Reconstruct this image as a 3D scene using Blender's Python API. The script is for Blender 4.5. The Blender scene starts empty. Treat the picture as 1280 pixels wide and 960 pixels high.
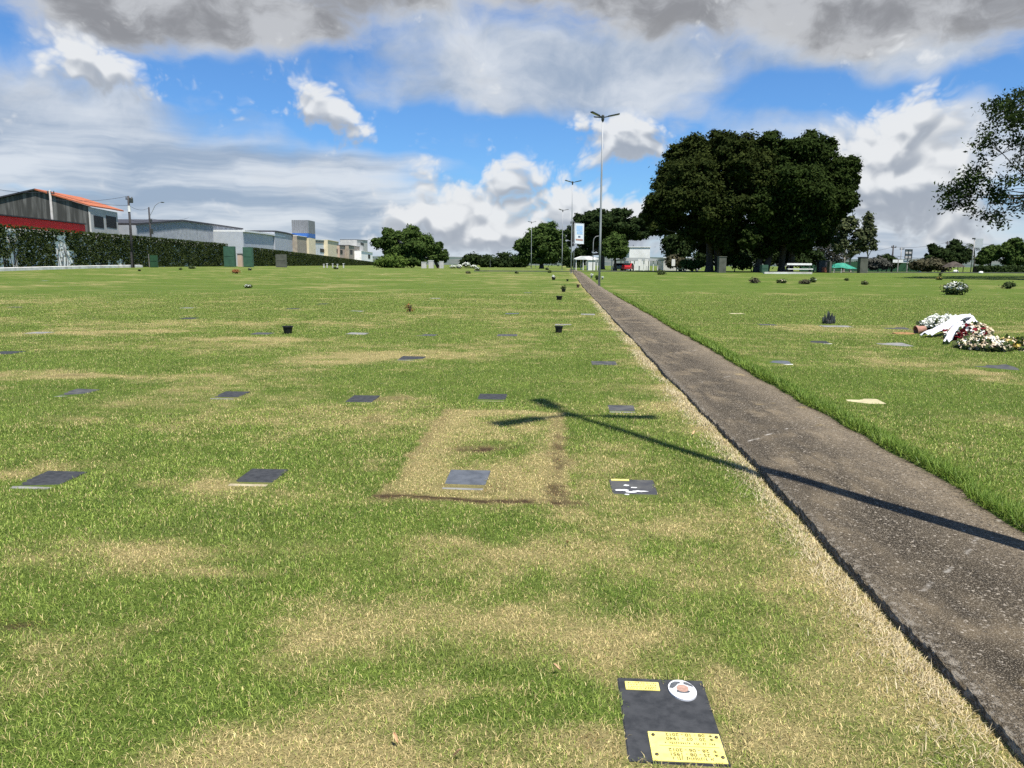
import bpy, math, random
import numpy as np
from mathutils import Matrix, Vector
R = math.radians
random.seed(7)
rng = np.random.default_rng(11)
S = bpy.context.scene
COL = S.collection

# ------------------------------------------------------------------ camera
F = 960.0                      # focal length in photo pixels (1280 wide)
PITCH = math.atan((480 - 331) / F)
ROLL = R(0.25)
EYE = Vector((0, 0, 1.6))
ROT = Matrix.Rotation(R(90) - PITCH, 3, 'X') @ Matrix.Rotation(ROLL, 3, 'Z')
cam = bpy.data.cameras.new('camera')
cam.sensor_width = 36; cam.lens = F / 1280 * 36; cam.clip_end = 8000; cam.clip_start = 0.05
cam_ob = bpy.data.objects.new('camera', cam)
cam_ob.matrix_world = Matrix.Translation(EYE) @ ROT.to_4x4()
COL.objects.link(cam_ob); S.camera = cam_ob

def ray(px, py):
    return ROT @ Vector(((px - 640) / F, -(py - 480) / F, -1))
def W(px, py, D):
    d = ray(px, py); return EYE + d * (D / d.y)

# ------------------------------------------------------------------ noise and terrain
def _h(ix, iy, seed):
    a = (ix.astype(np.int64) * 374761393 + iy.astype(np.int64) * 668265263 + seed * 974711) & 0xFFFFFFFF
    a = ((a ^ (a >> 13)) * 1274126177) & 0xFFFFFFFF
    return ((a ^ (a >> 16)) & 0xFFFFFF) / float(0xFFFFFF)
def vnoise(x, y, seed=0):
    x = np.asarray(x, float); y = np.asarray(y, float)
    ix = np.floor(x); iy = np.floor(y); fx = x - ix; fy = y - iy
    fx = fx * fx * (3 - 2 * fx); fy = fy * fy * (3 - 2 * fy)
    a = _h(ix, iy, seed); b = _h(ix + 1, iy, seed); c = _h(ix, iy + 1, seed); d = _h(ix + 1, iy + 1, seed)
    return (a * (1 - fx) + b * fx) * (1 - fy) + (c * (1 - fx) + d * fx) * fy
def fbm(x, y, seed=0, o=4):
    s = 0; a = .5; t = 0
    for k in range(o):
        s = s + a * vnoise(np.asarray(x) * 2 ** k + 17.3 * k, np.asarray(y) * 2 ** k - 9.1 * k, seed + k); t += a; a *= .55
    return s / t
def ss(a, b, x):
    t = np.clip((np.asarray(x, float) - a) / (b - a), 0, 1); return t * t * (3 - 2 * t)

PS = 0.0638                    # heading of the path
def xl(Y):                     # left edge of the path slab
    Y = np.asarray(Y, float)
    return 1.56 + PS * Y + .05 * (vnoise(Y * .8, Y * 0, 91) - .5) + .03 * (fbm(Y * 1.7, Y * 0, 92, 4) - .5) + .007 * (fbm(Y * 9, Y * 0, 93, 3) - .5)
def xr(Y):
    Y = np.asarray(Y, float)
    return 2.83 + PS * Y + .08 * (vnoise(Y * .7, Y * 0, 95) - .5) + .05 * (vnoise(Y * 4, Y * 0, 96) - .5)
PATH_H = .045
FLAT = []
def gbase(X, Y):
    X = np.asarray(X, float); Y = np.asarray(Y, float)
    z = .56 * ss(45, 118, Y)
    z = z + .45 * ss(18, 62, -X) * ss(25, 80, Y)
    return z
def g(X, Y):
    X = np.asarray(X, float); Y = np.asarray(Y, float)
    z = gbase(X, Y)
    mid = 2.2 + PS * Y
    z = z + .05 * ss(-.2, .2, X - mid) * ss(150, 120, Y)
    near = ss(60, 20, np.hypot(X, Y))
    for fx, fy, hw, hl in FLAT: near = near * (1 - np.exp(-(((X - fx) ** 2 + (Y - fy) ** 2) / .30) ** 2))
    for fx, fy, hw, hl in FLAT:                  # the slabs lie a little sunk in the turf
        q = np.nonzero((np.abs(X - fx) < .7) & (np.abs(Y - fy) < .8))
        du = (X[q] - fx) - PS * (Y[q] - fy); dv = (Y[q] - fy) + PS * (X[q] - fx)
        z[q] -= .016 * ss(hw + .10, hw + .035, np.abs(du)) * ss(hl + .16, hl + .08, np.abs(dv))
    z = z + near * (.05 * (fbm(X * .5, Y * .5, 3, 3) - .5) + .02 * (fbm(X * 2.2, Y * 2.2, 5, 2) - .5))
    dl = X - xl(Y)
    z = z - .09 * ss(.01, .10, dl) * ss(.0, .12, xr(Y) - X) * ss(176, 170, Y)
    z = z - .018 * np.exp(-(dl + .03) ** 2 / .003) * ss(60, 20, np.hypot(X, Y))
    z = z + .022 * np.exp(-((X + .24) / .24) ** 2 - ((Y - 6.75) / .10) ** 2)
    return z
def gz(x, y): return float(g(np.array([x]), np.array([y]))[0])
def G(px, py, lift=0.0):       # where the sight line of a photo pixel meets the ground
    d = ray(px, py); t = 1.5 / max(1e-4, -d.z) if d.z < 0 else 200 / d.y
    for _ in range(40):
        p = EYE + d * t; e = p.z - (gz(p.x, p.y) + lift)
        if d.z >= -1e-4: break
        t += .8 * e / (-d.z)
    p = EYE + d * t
    return Vector((p.x, p.y, gz(p.x, p.y)))
def base(px, D, sink=0.0):
    x = W(px, 335, D).x; return Vector((x, D, gz(x, D) - sink))
def ztop(px, py, D): return W(px, py, D).z

_f = [(G(px, py), hw, hl) for px, py, hw, hl in ((836, 898, .168, .263), (584, 599, .16, .26), (792, 611, .165, .21), (326, 596, .15, .23), (64, 599, .16, .23), (97, 491, .16, .26), (288, 494, .16, .26), (453, 499, .165, .24), (615, 497, .175, .26),
      (777, 511, .15, .21), (515, 448, .21, .26), (755, 454, .21, .25), (971, 453, .21, .26), (1022, 428, .22, .28), (1118, 431, .28, .3), (1081, 502, .19, .15), (1248, 460, .28, .3), (1045, 408, .38, .25), (1121, 411, .3, .28))]
FLAT += [(q.x, q.y, hw, hl) for q, hw, hl in _f]
# ------------------------------------------------------------------ tagging and mesh helpers
def tag(o, label, cat, group=None, kind=None):
    o['label'] = label; o['category'] = cat
    if group: o['group'] = group
    if kind: o['kind'] = kind
    return o
def thing(name, label, cat, loc=(0, 0, 0), rz=0, group=None):
    o = bpy.data.objects.new(name, None); COL.objects.link(o)
    o.location = loc; o.rotation_euler = (0, 0, rz); o.empty_display_size = .3
    return tag(o, label, cat, group)
def link(name, me, m, parent=None, loc=None):
    o = bpy.data.objects.new(name, me); COL.objects.link(o)
    if m is not None and not me.materials: me.materials.append(m)
    if parent is not None: o.parent = parent
    if loc is not None: o.location = loc
    return o
def copy_tree(o, parent=None):
    c = o.copy(); COL.objects.link(c)
    if parent is not None: c.parent = parent
    for ch in list(o.children): copy_tree(ch, c)
    return c

class MB:
    def __init__(s): s.v = []; s.f = []
    def add(s, vs, fs):
        n = len(s.v); s.v += [tuple(map(float, p)) for p in vs]; s.f += [tuple(i + n for i in f) for f in fs]; return s
    def box(s, c, d, rz=0, top=1.0):
        x, y, z = [k / 2 for k in d]; vs = []
        for k, (a, b, e) in enumerate([(-1, -1, -1), (1, -1, -1), (1, 1, -1), (-1, 1, -1), (-1, -1, 1), (1, -1, 1), (1, 1, 1), (-1, 1, 1)]):
            q = top if e > 0 else 1
            p = Matrix.Rotation(rz, 3, 'Z') @ Vector((a * x * q, b * y * q, e * z)); vs.append((p.x + c[0], p.y + c[1], p.z + c[2]))
        return s.add(vs, [(3, 2, 1, 0), (4, 5, 6, 7), (0, 1, 5, 4), (1, 2, 6, 5), (2, 3, 7, 6), (3, 0, 4, 7)])
    def tube(s, pts, rad, n=8, cap=True):
        pts = [Vector(p) for p in pts]; rad = rad if isinstance(rad, (list, tuple)) else [rad] * len(pts)
        vs = []; fs = []; up = None
        for i, p in enumerate(pts):
            t = (pts[min(i + 1, len(pts) - 1)] - pts[max(i - 1, 0)]).normalized()
            a = up if up is not None else (Vector((1, 0, 0)) if abs(t.x) < .9 else Vector((0, 1, 0)))
            a = (a - t * a.dot(t)).normalized(); up = a; b = t.cross(a)
            for k in range(n):
                q = 2 * math.pi * k / n; vs.append(p + (a * math.cos(q) + b * math.sin(q)) * rad[i])
        for i in range(len(pts) - 1):
            for k in range(n):
                k2 = (k + 1) % n; fs.append((i * n + k, i * n + k2, (i + 1) * n + k2, (i + 1) * n + k))
        if cap: fs += [tuple(range(n))[::-1], tuple((len(pts) - 1) * n + k for k in range(n))]
        return s.add(vs, fs)
    def lathe(s, prof, c=(0, 0, 0), n=16, M=None):
        vs = []; fs = []
        for r, z in prof:
            for k in range(n):
                q = 2 * math.pi * k / n; p = Vector((r * math.cos(q), r * math.sin(q), z))
                if M is not None: p = M @ p
                vs.append((p.x + c[0], p.y + c[1], p.z + c[2]))
        for i in range(len(prof) - 1):
            for k in range(n):
                k2 = (k + 1) % n; fs.append((i * n + k, i * n + k2, (i + 1) * n + k2, (i + 1) * n + k))
        fs.append(tuple(range(n))[::-1]); fs.append(tuple((len(prof) - 1) * n + k for k in range(n)))
        return s.add(vs, fs)
    def prism(s, poly, ext):   # closed polygon of 3-D points pushed along ext
        e = Vector(ext); n = len(poly); P = [Vector(p) for p in poly]
        fs = [tuple(range(n)), tuple(n + k for k in range(n))[::-1]]
        fs += [(k, n + k, n + (k + 1) % n, (k + 1) % n) for k in range(n)]
        return s.add(P + [p + e for p in P], fs)
    def blob(s, c, r, seed=0, n=10, rough=.25):   # lumpy ellipsoid
        rr = random.Random(seed); vs = []; fs = []; ph = [rr.uniform(0, 6) for _ in range(4)]
        m = max(4, n // 2)
        for i in range(m + 1):
            th = math.pi * i / m
            for k in range(n):
                q = 2 * math.pi * k / n
                w = 1 + rough * (math.sin(3 * q + ph[0]) * math.sin(2 * th + ph[1]) + .6 * math.sin(5 * q + ph[2] + 3 * th))
                vs.append((c[0] + r[0] * w * math.sin(th) * math.cos(q), c[1] + r[1] * w * math.sin(th) * math.sin(q), c[2] + r[2] * w * math.cos(th)))
        for i in range(m):
            for k in range(n):
                k2 = (k + 1) % n; fs.append((i * n + k, (i + 1) * n + k, (i + 1) * n + k2, i * n + k2))
        return s.add(vs, fs)
    def build(s, name, m, parent=None, off=(0, 0, 0), smooth=False, bevel=0):
        me = bpy.data.meshes.new(name)
        me.from_pydata([(a - off[0], b - off[1], c - off[2]) for a, b, c in s.v], [], s.f); me.validate(); me.update()
        import bmesh
        bm = bmesh.new(); bm.from_mesh(me); bmesh.ops.recalc_face_normals(bm, faces=bm.faces)
        if bevel: bmesh.ops.bevel(bm, geom=list(bm.edges), offset=bevel, segments=2, affect='EDGES')
        bm.to_mesh(me); bm.free()
        if smooth:
            for p in me.polygons: p.use_smooth = True
        return link(name, me, m, parent)

def np_mesh(name, V, Fq, attrs=None, color=None, smooth=False):
    """V (n,3); Fq (m,k) faces of k corners."""
    me = bpy.data.meshes.new(name); n = len(V); m, k = Fq.shape
    me.vertices.add(n); me.vertices.foreach_set('co', V.astype(np.float32).ravel())
    me.loops.add(m * k); me.loops.foreach_set('vertex_index', Fq.astype(np.int32).ravel())
    me.polygons.add(m); me.polygons.foreach_set('loop_start', (np.arange(m) * k).astype(np.int32))
    me.polygons.foreach_set('loop_total', np.full(m, k, np.int32))
    if smooth: me.polygons.foreach_set('use_smooth', np.ones(m, bool))
    for nm, a in (attrs or {}).items():
        at = me.attributes.new(nm, 'FLOAT', 'POINT'); at.data.foreach_set('value', a.astype(np.float32))
    if color is not None:
        at = me.attributes.new('tone', 'FLOAT_COLOR', 'POINT')
        c = np.ones((n, 4), np.float32); c[:, :3] = color; at.data.foreach_set('color', c.ravel())
    me.update(calc_edges=True)
    return me

# ------------------------------------------------------------------ materials
class N:
    def __init__(s, tree): s.t = tree
    def n(s, typ, **k):
        x = s.t.nodes.new(typ)
        for a, b in k.items(): setattr(x, a, b)
        return x
    def put(s, sock, v):
        if isinstance(v, bpy.types.NodeSocket): s.t.links.new(v, sock)
        elif v is not None: sock.default_value = v
    def m(s, op, a, b=None, c=None, clamp=False):
        x = s.n('ShaderNodeMath', operation=op, use_clamp=clamp)
        for i, v in enumerate((a, b, c)):
            if v is not None: s.put(x.inputs[i], v)
        return x.outputs[0]
    def vm(s, op, a, b=None):
        x = s.n('ShaderNodeVectorMath', operation=op); s.put(x.inputs[0], a)
        if b is not None: s.put(x.inputs[3] if op == 'SCALE' else x.inputs[1], b)
        return x.outputs['Value'] if op in ('LENGTH', 'DOT_PRODUCT') else x.outputs[0]
    def sm(s, v, a, b, lo=0., hi=1., kind='SMOOTHSTEP'):
        x = s.n('ShaderNodeMapRange', interpolation_type=kind)
        s.put(x.inputs[0], v); s.put(x.inputs[1], a); s.put(x.inputs[2], b); s.put(x.inputs[3], lo); s.put(x.inputs[4], hi)
        return x.outputs[0]
    def mix(s, f, a, b, bt='MIX'):
        x = s.n('ShaderNodeMix', data_type='RGBA', blend_type=bt)
        s.put(x.inputs[0], f)
        s.put(x.inputs[6], (*a, 1) if isinstance(a, tuple) and len(a) == 3 else a)
        s.put(x.inputs[7], (*b, 1) if isinstance(b, tuple) and len(b) == 3 else b)
        return x.outputs[2]
    def noise(s, vec, scale, detail=4., rough=.55, dist=0.):
        x = s.n('ShaderNodeTexNoise'); s.put(x.inputs['Vector'], vec)
        x.inputs['Scale'].default_value = scale; x.inputs['Detail'].default_value = detail
        x.inputs['Roughness'].default_value = rough; x.inputs['Distortion'].default_value = dist
        return x.outputs[0]
    def comb(s, x, y, z=0.):
        c = s.n('ShaderNodeCombineXYZ'); s.put(c.inputs[0], x); s.put(c.inputs[1], y); s.put(c.inputs[2], z); return c.outputs[0]

def newmat(name):
    m = bpy.data.materials.new(name); m.use_nodes = True; m.node_tree.nodes.clear()
    return m, N(m.node_tree)
def finish(k, sh):
    o = k.n('ShaderNodeOutputMaterial'); k.t.links.new(sh, o.inputs[0])
def mat(name, a, b=None, scale=6., rough=.6, metal=0., bump=0., spec=.3, lo=.35, hi=.7, stretch=None, detail=5., world=True):
    """principled with two colours mixed by procedural noise"""
    m, k = newmat(name)
    b = b or tuple(c * .72 for c in a)
    pos = k.n('ShaderNodeNewGeometry').outputs['Position'] if world else k.n('ShaderNodeTexCoord').outputs['Object']
    if stretch: pos = k.vm('MULTIPLY', pos, stretch)
    nz = k.noise(pos, scale, detail)
    f = k.sm(nz, lo, hi)
    p = k.n('ShaderNodeBsdfPrincipled'); k.put(p.inputs['Base Color'], k.mix(f, a, b))
    p.inputs['Roughness'].default_value = rough; p.inputs['Metallic'].default_value = metal
    p.inputs['Specular IOR Level'].default_value = spec
    if bump:
        bn = k.n('ShaderNodeBump'); bn.inputs['Strength'].default_value = bump; bn.inputs['Distance'].default_value = .02
        k.put(bn.inputs['Height'], nz); k.put(p.inputs['Normal'], bn.outputs[0])
    finish(k, p.outputs[0]); return m
def leafmat(name, a, b, trans=.3, rough=.75, spec=.03):
    """foliage: per-leaf tint attribute mixes two greens, light passes through"""
    m, k = newmat(name)
    at = k.n('ShaderNodeAttribute', attribute_name='tint').outputs['Fac']
    col = k.mix(at, a, b)
    p = k.n('ShaderNodeBsdfPrincipled'); k.put(p.inputs['Base Color'], col)
    p.inputs['Roughness'].default_value = rough; p.inputs['Specular IOR Level'].default_value = spec
    t = k.n('ShaderNodeBsdfTranslucent'); k.put(t.inputs[0], col)
    mx = k.n('ShaderNodeMixShader'); mx.inputs[0].default_value = trans
    k.t.links.new(p.outputs[0], mx.inputs[1]); k.t.links.new(t.outputs[0], mx.inputs[2])
    finish(k, mx.outputs[0]); return m

M = {}
M['galv'] = mat('galvanised_steel', (.36, .37, .38), (.29, .30, .31), 9, .6, .2, stretch=(1, 1, .1))
M['lamp_dark'] = mat('dark_lamp_casing', (.05, .055, .05), (.035, .04, .035), 6, .4)
M['lamp_glass'] = mat('lamp_lens', (.30, .29, .16), (.22, .22, .12), 30, .25)
M['granite'] = mat('dark_granite', (.050, .052, .055), (.030, .032, .035), 22, .65, spec=.06, detail=8)
M['granite_blue'] = mat('blue_grey_slate', (.10, .11, .125), (.065, .073, .085), 12, .6, spec=.08, detail=8)
M['granite_worn'] = mat('worn_granite', (.05, .052, .058), (.09, .09, .085), 7, .65, spec=.06, detail=8)
M['stone_pale'] = mat('pale_stone', (.23, .225, .21), (.14, .137, .13), 5, .75, detail=8)
M['cream'] = mat('cream_concrete', (.44, .39, .23), (.34, .30, .18), 8, .85)
M['sand_edge'] = mat('sandy_concrete_edge', (.36, .31, .20), (.25, .21, .14), 16, .9)
M['brass'] = mat('yellow_brass_plate', (.76, .67, .20), (.64, .55, .15), 30, .5, .0, spec=.3)
M['ink'] = mat('engraved_paint', (.05, .045, .02), (.10, .085, .03), 60, .6)
M['bolt'] = mat('dark_bolt', (.09, .08, .06), (.05, .045, .035), 40, .4, .6)
M['enamel'] = mat('white_enamel', (.66, .66, .66), (.58, .58, .60), 6, .35, spec=.3)
M['skin_print'] = mat('faded_print', (.40, .255, .195), (.30, .18, .135), 70, .5)
M['print_dark'] = mat('dark_print', (.07, .075, .08), (.11, .115, .12), 40, .5)
M['white_paint'] = mat('white_paint', (.74, .74, .72), (.62, .62, .60), 3, .6)
M['white_sheet'] = mat('white_satin', (.62, .62, .65), (.50, .51, .56), 5, .6)
M['blackplastic'] = mat('black_plastic', (.012, .012, .013), (.02, .02, .02), 10, .45)
M['brownplastic'] = mat('brown_pot', (.10, .06, .04), (.06, .04, .03), 10, .6)
M['terracotta'] = mat('terracotta', (.36, .19, .14), (.26, .14, .10), 8, .8)
M['soil'] = mat('potting_soil', (.045, .03, .02), (.09, .055, .035), 30, .95)
M['bark'] = mat('bark', (.075, .06, .048), (.035, .028, .022), 2.5, .9, bump=.5, stretch=(1, 1, .3))
M['bark_pale'] = mat('pale_bark', (.26, .24, .21), (.13, .115, .10), 2.0, .85, bump=.4, stretch=(1, 1, .25))
M['plaster'] = mat('stained_plaster', (.86, .85, .81), (.60, .59, .55), .9, .85, lo=.5, hi=.8, detail=8)
M['kerb'] = mat('white_kerb', (.66, .66, .62), (.42, .41, .37), 1.2, .8, detail=8)
M['old_wall'] = mat('blackened_render', (.045, .045, .042), (.16, .158, .15), .6, .9, stretch=(2.5, 2.5, .25), lo=.4, hi=.75, detail=8)
M['grey_wall'] = mat('grey_render', (.50, .48, .45), (.40, .39, .37), .7, .85, detail=8)
M['roof_tile'] = mat('orange_roof_tile', (.40, .125, .055), (.29, .09, .045), 1.4, .8)
M['red_paint'] = mat('red_paint', (.85, .016, .012), (.70, .013, .010), .8, .5)
M['dark_trim'] = mat('dark_trim', (.03, .03, .035), (.05, .05, .055), 2, .6)
M['glass_dark'] = mat('dark_glass', (.010, .011, .012), (.016, .017, .018), 1, .5, spec=.08)
M['cream_wall'] = mat('cream_wall', (.66, .58, .40), (.56, .49, .34), .8, .85)
M['white_wall'] = mat('white_wall', (.72, .72, .70), (.60, .60, .58), .5, .8)
M['pink_wall'] = mat('pinkish_wall', (.50, .38, .30), (.40, .30, .24), .8, .85)
M['brown_wall'] = mat('brown_wall', (.36, .31, .24), (.26, .22, .18), .8, .9)
M['blue_paint'] = mat('blue_paint', (.04, .13, .38), (.03, .10, .30), 2, .5)
M['green_metal'] = mat('green_metal', (.05, .115, .075), (.04, .09, .06), 1.5, .5)
M['green_box'] = mat('faded_green_box', (.025, .075, .035), (.02, .06, .03), 3, .6)
M['grey_box'] = mat('mossy_grey_concrete', (.10, .105, .085), (.065, .07, .055), 1.2, .8)
M['orange_box'] = mat('faded_orange_board', (.24, .085, .05), (.16, .06, .04), 1.2, .8)
M['tarp'] = mat('green_tarpaulin', (.035, .25, .17), (.02, .17, .12), 1.2, .55)
M['wood_pole'] = mat('dark_creosote', (.035, .033, .034), (.06, .055, .055), 3, .8)
M['conc_pole'] = mat('concrete_pole', (.34, .33, .31), (.26, .25, .23), 2, .85)
M['wire'] = mat('wire', (.03, .035, .05), None, 1, .6)
M['asphalt'] = mat('asphalt', (.055, .055, .055), (.04, .04, .04), 1.5, .9)
M['banner'] = mat('banner_cloth', (.72, .76, .80), (.66, .71, .76), 2, .6)
M['banner_blue'] = mat('banner_blue_print', (.32, .50, .74), (.42, .58, .78), 4, .6)
M['banner_dark'] = mat('banner_dark_print', (.12, .16, .26), None, 4, .6)
M['banner_rust'] = mat('banner_rust_print', (.45, .25, .20), None, 4, .6)
M['car_red'] = mat('red_car_paint', (.45, .02, .03), (.40, .018, .026), 1, .3, spec=.5)
M['car_grey'] = mat('grey_car_paint', (.13, .16, .17), (.11, .14, .15), 1, .3, spec=.5)
M['car_silver'] = mat('silver_car_paint', (.42, .43, .44), (.38, .39, .40), 1, .3, spec=.5)
M['tyre'] = mat('tyre_rubber', (.02, .02, .02), None, 5, .9)
M['petal_white'] = leafmat('white_petals', (.80, .80, .74), (.66, .68, .60), .15)
M['petal_cream'] = leafmat('cream_petals', (.74, .62, .42), (.62, .52, .40), .15)
M['petal_yellow'] = leafmat('yellow_petals', (.72, .56, .08), (.66, .52, .22), .15)
M['petal_red'] = leafmat('dark_red_petals', (.16, .012, .02), (.09, .01, .015), .1)
M['leaf_wreath'] = leafmat('wreath_leaves', (.03, .05, .018), (.09, .11, .04), .2)
M['leaf_dry'] = leafmat('dried_leaves', (.30, .13, .05), (.20, .09, .04), .2)
M['leaf_fallen'] = mat('fallen_leaf', (.56, .36, .20), (.42, .26, .14), 30, .8)
M['leaf_ficus'] = leafmat('ficus_leaves', (.013, .021, .005), (.040, .052, .012), .2)
M['leaf_ficus_two'] = leafmat('ficus_leaves_green', (.012, .022, .005), (.036, .055, .012), .2)
M['leaf_dark'] = leafmat('dark_leaves', (.013, .024, .008), (.034, .052, .016), .2)
M['leaf_mid'] = leafmat('mid_leaves', (.030, .055, .014), (.075, .115, .028), .25)
M['leaf_bright'] = leafmat('bright_leaves', (.055, .095, .018), (.11, .16, .035), .3)
M['leaf_euc'] = leafmat('eucalyptus_leaves', (.045, .06, .03), (.11, .125, .055), .25)
M['leaf_grey'] = leafmat('grey_brush', (.05, .052, .043), (.10, .10, .085), .2)
M['leaf_near'] = leafmat('near_leaves', (.018, .032, .011), (.045, .066, .020), .25)
M['leaf_ivy'] = leafmat('ivy_leaves', (.022, .034, .010), (.044, .058, .018), .2)
M['leaf_brown'] = leafmat('brown_shrub', (.05, .052, .03), (.10, .09, .055), .2)
M['stem_dark'] = mat('ivy_stems', (.05, .042, .035), (.03, .026, .022), 8, .9)

# ------------------------------------------------------------------ lamp post that throws the foreground shadow gives the sun
HEAD_Z = 12.25                                   # height of the lamp joint above the post's foot
h1 = G(707, 517); s1 = G(1276, 689, PATH_H)
d = Vector((s1.x - h1.x, s1.y - h1.y)); d.normalize()
t_ = (2.95 + PS * s1.y - s1.x) / (d.x - PS * d.y)
P0 = Vector((s1.x + d.x * t_, s1.y + d.y * t_))
dist = (Vector((h1.x, h1.y)) - P0).length
ELEV = math.atan2(HEAD_Z + .05 - h1.z, dist)
sun_dir = Vector((d.x * math.cos(ELEV), d.y * math.cos(ELEV), math.sin(ELEV)))   # towards the sun
print('sun elev', math.degrees(ELEV), 'azim', math.degrees(math.atan2(d.x, d.y)), 'P0', P0)
sl = bpy.data.lights.new('sun', 'SUN'); sl.energy = 4.8; sl.angle = R(.53); sl.color = (1.0, .955, .88)
so = bpy.data.objects.new('sun', sl); COL.objects.link(so)
so.rotation_euler = sun_dir.to_track_quat('Z', 'Y').to_euler(); so.location = (0, 0, 60)

# ------------------------------------------------------------------ grass: where it is dry
MARK = []                                        # rectangles (cx, cy, half w, half l, heading) kept free of blades
def ell(px, py, rx, ry, w):
    c = G(px, py); a = G(px + rx, py); b = G(px, py - ry); e = G(px, py + ry)
    return (c.x, c.y, abs(a.x - c.x), abs(b.y - e.y) / 2, w)
DRY = [ell(*a) for a in [(560, 780, 260, 42, .52), (420, 800, 120, 30, .35), (330, 948, 160, 40, .85), (60, 840, 90, 50, .35), (190, 690, 120, 16, .6),
       (300, 715, 130, 8, .55), (900, 850, 30, 26, .5), (960, 880, 50, 26, .3), (700, 690, 120, 14, .3), (830, 660, 40, 12, .45), (470, 446, 110, 5, .7),
       (330, 424, 110, 3, .7), (150, 415, 120, 3, .7), (270, 605, 45, 12, .7), (30, 588, 60, 12, .55), (100, 470, 120, 4, .5), (400, 452, 60, 5, .6),
       (1150, 450, 120, 14, .35), (1240, 470, 60, 10, .6), (960, 925, 60, 20, .4), (560, 870, 140, 16, .4), (1090, 850, 40, 40, .25)]]
GREEN = [ell(*a) for a in [(200, 860, 90, 40, .5), (700, 880, 160, 20, .4), (330, 660, 200, 18, .45), (880, 560, 60, 40, .5), (860, 690, 60, 20, .4),
        (1000, 760, 70, 40, .35), (560, 480, 120, 12, .35), (420, 560, 60, 30, .3), (720, 450, 40, 14, .3), (60, 450, 80, 10, .3), (90, 640, 120, 14, .3)]]
# the newly turfed grave: a rectangle of dry turf
RC = [G(471, 621), G(704, 630), G(704, 516), G(538, 508)]
rux = Vector((RC[1].x - RC[0].x, RC[1].y - RC[0].y)); RL = rux.length; rux.normalize()
ruy = Vector((RC[2].x - RC[1].x, RC[2].y - RC[1].y)); RH = ruy.length; ruy.normalize()
def rect_uv(X, Y):
    dx = X - RC[0].x; dy = Y - RC[0].y
    det = rux.x * ruy.y - rux.y * ruy.x
    u = (dx * ruy.y - dy * ruy.x) / det; v = (rux.x * dy - rux.y * dx) / det
    return u, v
def lawn(X, Y):
    """dryness 0..1 and bare soil 0..1"""
    r = np.hypot(X, Y)
    n1 = fbm(X * .55, Y * .55, 21, 4); n2 = fbm(X * 2.3, Y * 2.3, 31, 3); n3 = fbm(X * .16, Y * .16, 41, 3); n4 = fbm(X * 7, Y * 7, 51, 2)
    dry = .16 - .09 * ss(4, 9, r) + 1.35 * (n1 - .5) + .9 * (n2 - .5) + .8 * (n3 - .5) + .6 * (n4 - .5)
    # mown bands running across the lawn
    dry = dry + .30 * (vnoise(X * .10 + 3, Y * .85, 71) - .5) * ss(9, 20, r)
    for L_, sg in ((DRY, 1), (GREEN, -1)):
        for cx, cy, a, b, w in L_:
            q = np.nonzero((np.abs(X - cx) < 2.6 * a) & (np.abs(Y - cy) < 2.6 * b))[0]
            e_ = np.exp(-((X[q] - cx) / a) ** 2 - ((Y[q] - cy) / b) ** 2)
            dry[q] += 1.15 * w * e_ * (.45 + 1.1 * n2[q]) if sg > 0 else -w * e_
    dl = xl(Y) - X
    dry = dry + 1.25 * (.55 + .7 * vnoise(Y * 2.1, Y * 0 + 5, 63)) * np.exp(-np.clip(dl, 0, 9) / (.05 + .22 * vnoise(Y * 1.3, Y * 0 + 2, 61))) * (dl > -.3)
    dr = X - xr(Y); dry = dry - .9 * np.exp(-np.clip(dr, 0, 9) / .16) * (dr > -.3)
    dry = dry - .12 * ss(0, 1.5, X - xr(Y))
    u, v = rect_uv(X, Y); w_ = .07 * (n4 - .5) * 2
    u = u + w_; v = v + w_
    inside = ss(-.06, .06, u) * ss(-.06, .06, RL - u) * ss(-.04, .04, v) * ss(-.06, .06, RH - v)
    edge = np.minimum(np.minimum(np.abs(u), np.abs(RL - u)), np.abs(v))
    dry = dry + inside * (.14 + .35 * n2 + .6 * np.exp(-(np.abs(RL - u) / .22) ** 2) + .5 * np.exp(-(v / .3) ** 2) + .45 * np.exp(-((RH - v) / .35) ** 2) + .55 * np.exp(-(u / .35) ** 2))
    n5 = fbm(X * 16, Y * 16, 57, 2); soil = 1.0 * ss(.36, .58, .55 * n2 + .45 * n5 + .1) * np.exp(-(v / .045) ** 2) * (u > -.05) * (u < RL + .15)
    soil = soil + .5 * ss(.46, .66, .4 * n4 + .6 * n5 + .03) * np.exp(-((RL - u) / .12) ** 2) * (v > 0) * (v < RH * .75)
    soil = soil + .42 * inside * np.exp(-(edge / .09) ** 2) * ss(.3, .6, n4 + .1)
    h = HOLE
    soil = soil + 1.3 * np.exp(-((X - h[0]) / .23) ** 2 - ((Y - h[1]) / .09) ** 2) * ss(.3, .55, .4 * n4 + .6 * n5 + .08)
    h = HOLE2
    soil = soil + .8 * np.exp(-((X - h[0]) / .12) ** 2 - ((Y - h[1]) / .05) ** 2)
    # scattered worn spots
    soil = soil + .35 * ss(.66, .78, n2) * ss(.55, .7, n1) * (r < 14)
    soil = np.clip(soil, 0, 1); dry = np.clip(dry + .5 * soil, 0, 1)
    return dry, soil
HOLE = (G(600, 562).x, G(600, 562).y); HOLE2 = (G(22, 783).x, G(22, 783).y)

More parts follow.
